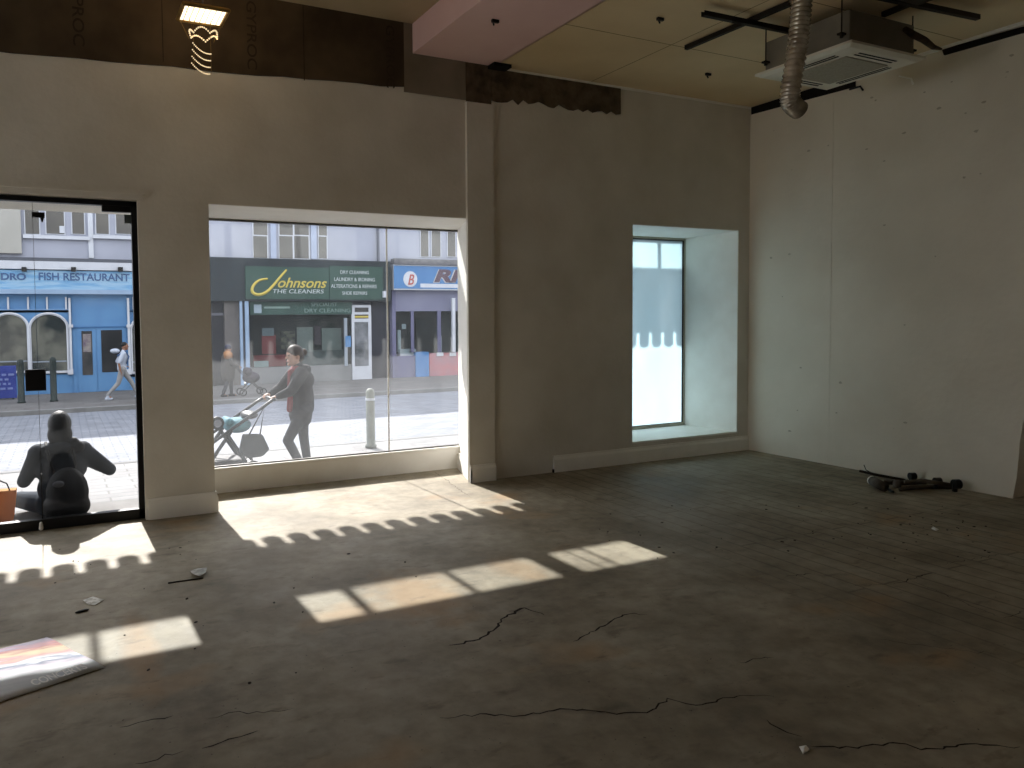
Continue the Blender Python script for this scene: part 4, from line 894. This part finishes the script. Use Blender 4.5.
q = MB(); w_backpack(q, None, None, None, None); q.build('pack_body', bagblack, bp, True, T1, remesh=.012)  # pack also sized to fill the dark dome of shadow on the glass
q = MB(); q.ell((-.292, .02, .33), (.02, .045, .028), 14, 8); q.build('pack_highlight', mat('highlight_grey', D(150, 152, 156), D(120, 122, 126), 20), bp, True, T1)  # pale oval painted for the bright highlight on the pack
for sy in (-1, 1):
    q = MB(); q.tube([(-.14, .07*sy-.03, .36), (-.165, .09*sy-.02, .46), (-.12, .10*sy, .57), (-.03, .11*sy, .645)], .012, 8); q.build('strap', bagblack, bp, True, T1)
q = MB(); q.tube([(-.19, -.07, .40), (-.21, -.055, .435), (-.21, -.02, .435), (-.19, 0, .40)], .008, 8); q.build('handle', bagblack, bp, True, T1)
# orange bag
bgx = P(2, 500, .55).x; pb = thing('paper_bag', 'orange tan carrier bag beside the seated person at left edge', 'bag', (bgx, .55, 0))
tan = mat('bag_tan', C(226, 176, 106), C(212, 160, 92), 6, .8)
_n = tan.node_tree.nodes; _l = tan.node_tree.links; _t = _n.new('ShaderNodeBsdfTranslucent'); _t.inputs[0].default_value = D(226, 160, 80); _m = _n.new('ShaderNodeMixShader'); _m.inputs[0].default_value = 0.5
_l.new(_n['Principled BSDF'].outputs[0], _m.inputs[1]); _l.new(_t.outputs[0], _m.inputs[2]); _l.new(_m.outputs[0], _n['Material Output'].inputs[0])
zt = P(8, 490, .55).z; xr = P(17, 500, .55).x
q = MB(); q.poly([(xr-.30, .5, 0.001), (xr-.03, .5, 0.001), (xr-.03, .66, 0.001), (xr-.30, .66, 0.001), (xr-.32, .52, zt), (xr, .52, zt), (xr-.0, .64, zt), (xr-.32, .64, zt)], [(0, 3, 2, 1), (0, 1, 5, 4), (1, 2, 6, 5), (2, 3, 7, 6), (3, 0, 4, 7), (4, 5, 6, 7)]); q.build('sack', tan, pb, bevel=.01)
q = MB(); q.tube([(xr-.24, .53, zt), (xr-.22, .53, zt+.08), (xr-.14, .53, zt+.10), (xr-.07, .53, zt+.06), (xr-.05, .53, zt)], .006, 6); q.build('handle', blackm, pb)

# --- woman pushing pushchair, faces -X
coat = mat('coat_charcoal', D(62, 60, 62), D(50, 49, 52), 6, .9, .2, 60); trous = mat('trousers_grey', D(66, 66, 70), D(56, 56, 60), 6, .9); scarf = mat('scarf_red', D(150, 58, 62), D(130, 48, 54), 12, .9); hairB = mat('hair_brown', D(88, 68, 52), D(60, 46, 36), 14, .6)
gz = -0.245; Yw = 2.3; hx = P(290, 360, Yw).x
J2 = std(elL=(.17, .26, 1.16), elR=(.17, -.26, 1.16), wrL=(.32, .21, 1.10), wrR=(.32, -.21, 1.10), hdL=(.41, .18, 1.08), hdR=(.41, -.18, 1.08), shL=(.0, .18, 1.38), shR=(.0, -.18, 1.38),
    pelvis=(-.06, 0, .92), waist=(-.05, 0, 1.06), chest=(-.02, 0, 1.28), neck=(0, 0, 1.45), head=(.05, 0, 1.595), hipL=(-.06, .09, .90), hipR=(-.06, -.09, .90),
    knL=(.18, .09, .50), knR=(-.09, -.09, .50), anL=(-.02, .09, .10), anR=(-.14, -.09, .12), toeL=(.12, .10, .03), toeR=(-.02, -.09, .03))
def w_coat(q, J, limb, hp, R):
    limb(q, ['pelvis', 'waist', 'chest', 'neck'], [.155, .16, .165, .075]); q.cone(J['shL'], J['shR'], .085, .085); q.cone(J['chest']+Vector((-.04, .06, 0)), J['chest']+Vector((-.04, -.06, 0)), .145, .145)
    q.cone(J['pelvis']+Vector((.04, .06, -.10)), J['pelvis']+Vector((.04, -.06, -.10)), .14, .14); q.cone(J['waist'], J['pelvis']+Vector((.03, 0, -.14)), .165, .15)
    for s in 'LR': limb(q, ['sh'+s, 'el'+s, 'wr'+s], [.085, .070, .045])
    q.ell(J['neck']+Vector((-.09, 0, -.03)), (.09, .12, .07), 16, 10)
def w_trous(q, J, limb, hp, R):
    q.cone(J['hipL'], J['hipR'], .11, .11)
    for s in 'LR': limb(q, ['hip'+s, 'kn'+s, 'an'+s], [.100, .068, .055])
def w_hairbun(q, J, limb, hp, R):
    q.ell(hp(-.014, 0, .048), (.102, .088, .092), 20, 14, R); q.ell(hp(-.065, 0, .0), (.06, .078, .08), 16, 10, R); q.ell(hp(-.135, 0, .045), (.045, .045, .045), 14, 10, R)
def w_scarf(q, J, limb, hp, R):
    q.cone(J['neck']+Vector((.03, .05, -.03)), J['neck']+Vector((.03, -.05, -.03)), .06, .06); q.cone(J['neck']+Vector((.10, .02, -.06)), J['waist']+Vector((.155, .03, 0)), .045, .05); q.cone(J['waist']+Vector((.16, .03, 0)), J['pelvis']+Vector((.20, .06, -.02)), .045, .04)
sc_ = (P(292, 347, Yw).z-gz)/1.72
wx = P(294, 360, Yw).x+.05*sc_
tw, TW = person((wx, Yw, gz), PI, 'person in a charcoal coat and red scarf pushing a pushchair past the window', 'person', dict(J=J2, skin=skinm, headyaw=.25, headscale=1.12, palmL=(0, 0, -1), palmR=(0, 0, -1), curlL=1.1, curlR=1.1, voxel=.008,
    wear=[('coat', coat, w_coat, .012), ('trousers', trous, w_trous, .012), ('hair', hairB, w_hairbun, .009), ('scarf', scarf, w_scarf, .010), ('shoes', blackm, shoe, .01)]), sc_)
# pushchair
pcm = mat('pushchair_frame', D(48, 50, 54), rough=.5); teal = mat('pushchair_teal', D(120, 168, 176), D(96, 146, 156), 5, .8)
PT = .02
ps = thing('pushchair', 'pushchair with pale teal seat and dark frame outside the window', 'pushchair', (P(236, 440, Yw).x, Yw, gz))
hands = [TW @ Vector(J2['hd'+s]) for s in 'LR']
hz_ = hands[0].z-.02; hxx = hands[0].x; y1_, y2_ = Yw-.22, Yw+.22
lowx = P(214, 446, y1_).x; lowz = P(214, 446, y1_).z
q = MB(); q.tube([(hxx+.02, y1_, hz_), (hxx-.0, y1_-.0, hz_), (hxx-.10, y1_, hz_-.07), (lowx-.15, y1_, lowz-.05)], .019, 8); q.tube([(hxx+.02, y2_, hz_), (hxx-.10, y2_, hz_-.07), (lowx-.15, y2_, lowz-.05)], .019, 8); q.build('side_frame', pcm, ps, True)
q = MB(); q.tube([(hxx+.02, y1_, hz_), (hxx+.02, y2_, hz_)], .02, 10); q.build('handlebar', blackm, ps, True)
sxa, sza = P(223, 425, Yw).x, P(236, 432, Yw).z; sxb = P(251, 425, Yw).x; szb = P(236, 418, Yw).z
q = MB(); q.ell(((sxa+sxb)/2, Yw, (sza+szb)/2), ((sxb-sxa)/2, .19, (szb-sza)/2+.01), 20, 12); q.cone((sxa+.05, Yw-.12, szb-.03), (sxa+.05, Yw+.12, szb-.03), .05, .05); q.build('seat', teal, ps, True, remesh=.012)
q = MB(); q.ell((sxb-.02, Yw, szb+.03), (.10, .2, .05), 16, 10); q.build('folded_hood', blackm, ps, True)
a = P(217, 423, Yw-.16)
q = MB(); q.tube([(a.x, Yw-.20, a.z), (a.x, Yw-.15, a.z)], .075, 20); q.build('hub', blackm, ps, True); q = MB(); q.tube([(a.x, Yw-.215, a.z), (a.x, Yw-.195, a.z)], .045, 16); q.build('hub_cap', mat('hub_grey', D(150, 152, 160)), ps)
q = MB()
for yy in (y1_, y2_):
    q.tube([(lowx+.42, yy, gz+.17), (lowx+.15, yy, lowz+.12)], .022, 8); q.tube([(lowx-.16, yy, gz+.14), (lowx+.2, yy, lowz+.16)], .022, 8)
q.tube([(lowx+.42, y1_, gz+.17), (lowx+.42, y2_, gz+.17)], .010, 8); q.build('undercarriage', pcm, ps, True)
q = MB(); q.box(lowx-.1, lowx+.35, y1_+.04, y2_-.04, gz+.19, gz+.30); q.build('basket', blackm, ps, bevel=.03)
for (xx, rr2) in ((lowx+.42, .14), (lowx-.18, .11)):
    for yy in (y1_-.03, y2_+.03):
        q = MB(); q.tube([(xx+rr2*.85*math.cos(a_), yy, gz+rr2+.01+rr2*.85*math.sin(a_)) for a_ in [2*PI*k/24 for k in range(25)]], .018, 8); 
        for k in range(3): q.tube([(xx+rr2*.85*math.cos(PI*k/3), yy, gz+rr2+.01+rr2*.85*math.sin(PI*k/3)), (xx-rr2*.85*math.cos(PI*k/3), yy, gz+rr2+.01-rr2*.85*math.sin(PI*k/3))], .006, 6)
        q.build('wheel', blackm, ps, True)
# bag hung on the pushchair
yb_ = Yw-.30; bag = thing('tote_bag', 'dark grey bag hanging from the pushchair handle', 'bag', (P(253, 445, yb_).x, yb_, P(253, 457, yb_).z))
def bp_(u, v, dy=0): p_ = P(u, v, yb_); p_.y += dy; return p_
q = MB(); ol = [(243, 434), (262, 434), (269, 449), (262, 456), (248, 458), (239, 452)]
q.prism([bp_(u, v, -.05) for u, v in ol], (0, .10, 0)); q.build('pouch', mat('bag_grey', D(70, 74, 76), D(58, 62, 64), 6, .85), bag, bevel=.02)
q = MB(); tp = Vector((hxx-.10, y1_-.02, hz_-.07)); q.tube([bp_(249, 435), tp, bp_(260, 435)], .010, 6); q.build('strap', blackm, bag, True)

# --- walking man on far pavement, faces +X
lighttr = mat('trousers_light', D(176, 174, 170), D(162, 160, 158), 6, .9); shirtw = mat('shirt_white', D(214, 220, 230), D(196, 204, 216), 8, .9); straps = mat('strap_blue', D(70, 104, 150))
J3 = std(elL=(-.12, .24, 1.12), elR=(-.10, -.24, 1.12), wrL=(.10, .24, 1.0), wrR=(-.06, -.25, .88), hdL=(.18, .22, .98), hdR=(-.02, -.25, .79),
    knL=(.26, .09, .52), knR=(-.12, -.09, .50), anL=(.44, .09, .12), anR=(-.42, -.09, .16), toeL=(.58, .09, .05), toeR=(-.30, -.09, .03), chest=(.04, 0, 1.30), neck=(.06, 0, 1.46), head=(.10, 0, 1.61), shL=(.04, .18, 1.40), shR=(.04, -.18, 1.40))
def w_shirt(q, J, limb, hp, R):
    limb(q, ['pelvis', 'waist', 'chest', 'neck'], [.14, .14, .15, .07]); q.cone(J['shL'], J['shR'], .075, .075)
    for s in 'LR': q.cone(J['sh'+s], J['sh'+s].lerp(J['el'+s], .9), .075, .065)
def w_hairshort(q, J, limb, hp, R): q.ell(hp(-.022, 0, .045), (.098, .084, .092), 16, 12, R)
def w_strap(q, J, limb, hp, R):
    for sy in (-1, 1): q.tube([J['waist']+Vector((.13, .11*sy, 0)), J['chest']+Vector((.16, .10*sy, 0)), J['neck']+Vector((.04, .10*sy, .02)), J['chest']+Vector((-.17, .1*sy, .02))], .022, 6)
ym = 16.0; mh = (P(126, 342, ym).z+.49)/1.74
person((P(122, 370, ym).x, ym, -.49), 0, 'person in a white top and pale trousers striding past the blue restaurant', 'person', dict(J=J3, skin=skin2, voxel=.012, face=True,
    wear=[('shirt', shirtw, w_shirt, .015), ('trousers', lighttr, w_trous, .015), ('hair', hairD, w_hairshort, .012), ('backpack_strap', straps, w_strap, 0), ('shoes', shirtw, shoe, .014)]), mh)
q = MB(); q.ell(P(115, 351, ym)+Vector((0, 0, 0)), (.13, .12, .07), 14, 10); tag(q.build('carried_bundle', shirtw, smooth=True), 'white bundle carried on the back of the striding person', 'bundle')

# --- man in a navy hat on far pavement near the dry cleaner
jt = mat('jacket_tan', D(184, 130, 82), D(168, 116, 70), 6, .9); khaki = mat('coat_khaki', D(78, 72, 66), D(68, 64, 60), 6, .9); navyh = mat('hat_navy', D(38, 42, 72), rough=.9)
J4 = std(elL=(.10, .25, 1.12), elR=(.12, -.25, 1.12), wrL=(.30, .16, 1.02), wrR=(.32, -.16, 1.02), hdL=(.40, .12, 1.0), hdR=(.42, -.12, 1.0), knL=(.10, .09, .50), knR=(-.04, -.09, .50), anL=(.10, .09, .10), anR=(-.18, -.09, .12), toeL=(.24, .09, .03), toeR=(-.05, -.09, .03))
def w_long(q, J, limb, hp, R):
    limb(q, ['pelvis', 'waist', 'chest'], [.25, .24, .22]); q.cone(J['pelvis'], J['pelvis']+Vector((0, 0, -.25)), .25, .23)
    for s in 'LR': limb(q, ['sh'+s, 'el'+s, 'wr'+s], [.08, .07, .05])
def w_yoke(q, J, limb, hp, R): q.cone(J['shL'], J['shR'], .15, .15); q.cone(J['chest']+Vector((0, 0, .02)), J['neck'], .22, .11)
def w_hat(q, J, limb, hp, R): q.ell(hp(-.01, 0, .055), (.115, .10, .10), 16, 12, R)
y4 = 15.2; h4 = (P(228, 345, y4).z+.49)/1.75
person((P(228, 370, y4).x, y4, -.49), -.1, 'person in a navy hat and tan shouldered coat across the road', 'person', dict(J=J4, skin=skin2, voxel=.012,
    wear=[('coat', khaki, w_long, .015), ('shoulder_yoke', jt, w_yoke, .015), ('trousers', trous, w_trous, .015), ('hat', navyh, w_hat, .012), ('shoes', blackm, shoe, .014)]), h4)
# dark pushchair in front of him
px_ = P(251, 375, y4).x; ps2 = thing('pushchair', 'small dark pushchair across the road before the person in navy hat', 'pushchair', (px_, y4, -.49)); g2 = -.49
q = MB(); q.ell((px_, y4, g2+.52), (.26, .2, .17), 16, 10); q.cone((px_-.1, y4-.1, g2+.7), (px_-.1, y4+.1, g2+.7), .12, .12); q.build('seat', mat('dark_plum', D(58, 50, 62)), ps2, True, remesh=.02)
q = MB()
for yy in (y4-.2, y4+.2): q.tube([(px_-.55, yy, g2+.98), (px_-.2, yy, g2+.6), (px_+.3, yy, g2+.12)], .015, 6); q.tube([(px_-.28, yy, g2+.12), (px_+.1, yy, g2+.5)], .015, 6)
q.tube([(px_-.55, y4-.2, g2+.98), (px_-.55, y4+.2, g2+.98)], .02, 6); q.build('frame', blackm, ps2)
for xx in (px_-.28, px_+.3):
    for yy in (y4-.22, y4+.22): q = MB(); q.tube([(xx+.09*math.cos(a_), yy, g2+.11+.09*math.sin(a_)) for a_ in [2*PI*k/16 for k in range(17)]], .02, 6); q.build('wheel', blackm, ps2)

# ================================================================== LIGHT
w = bpy.data.worlds.new('sky'); sc.world = w; w.use_nodes = True; nt = w.node_tree; bg = nt.nodes['Background']
sk = nt.nodes.new('ShaderNodeTexSky'); sk.sky_type = 'NISHITA'; sk.sun_disc = False; sk.sun_elevation = math.radians(38.4); sk.sun_rotation = 0; sk.air_density = 1.0; sk.dust_density = 2.0
mx = nt.nodes.new('ShaderNodeMix'); mx.data_type = 'RGBA'; mx.inputs[0].default_value = 0.75; mx.inputs[7].default_value = (0.98, 0.98, 0.98, 1)
mul = nt.nodes.new('ShaderNodeVectorMath'); mul.operation = 'SCALE'; mul.inputs[3].default_value = 0.12
nt.links.new(sk.outputs[0], mul.inputs[0]); nt.links.new(mul.outputs[0], mx.inputs[6]); nt.links.new(mx.outputs[2], bg.inputs[0]); bg.inputs[1].default_value = 2.5
sl = bpy.data.lights.new('sun', 'SUN'); sl.energy = 8.0; sl.color = (1, .94, .86); sl.angle = math.radians(0.6)
so = bpy.data.objects.new('sun', sl); COL.objects.link(so); so.location = (-5, 20, 15); so.rotation_euler = (-(PI/2-math.atan(0.745)), 0, math.radians(1.2))
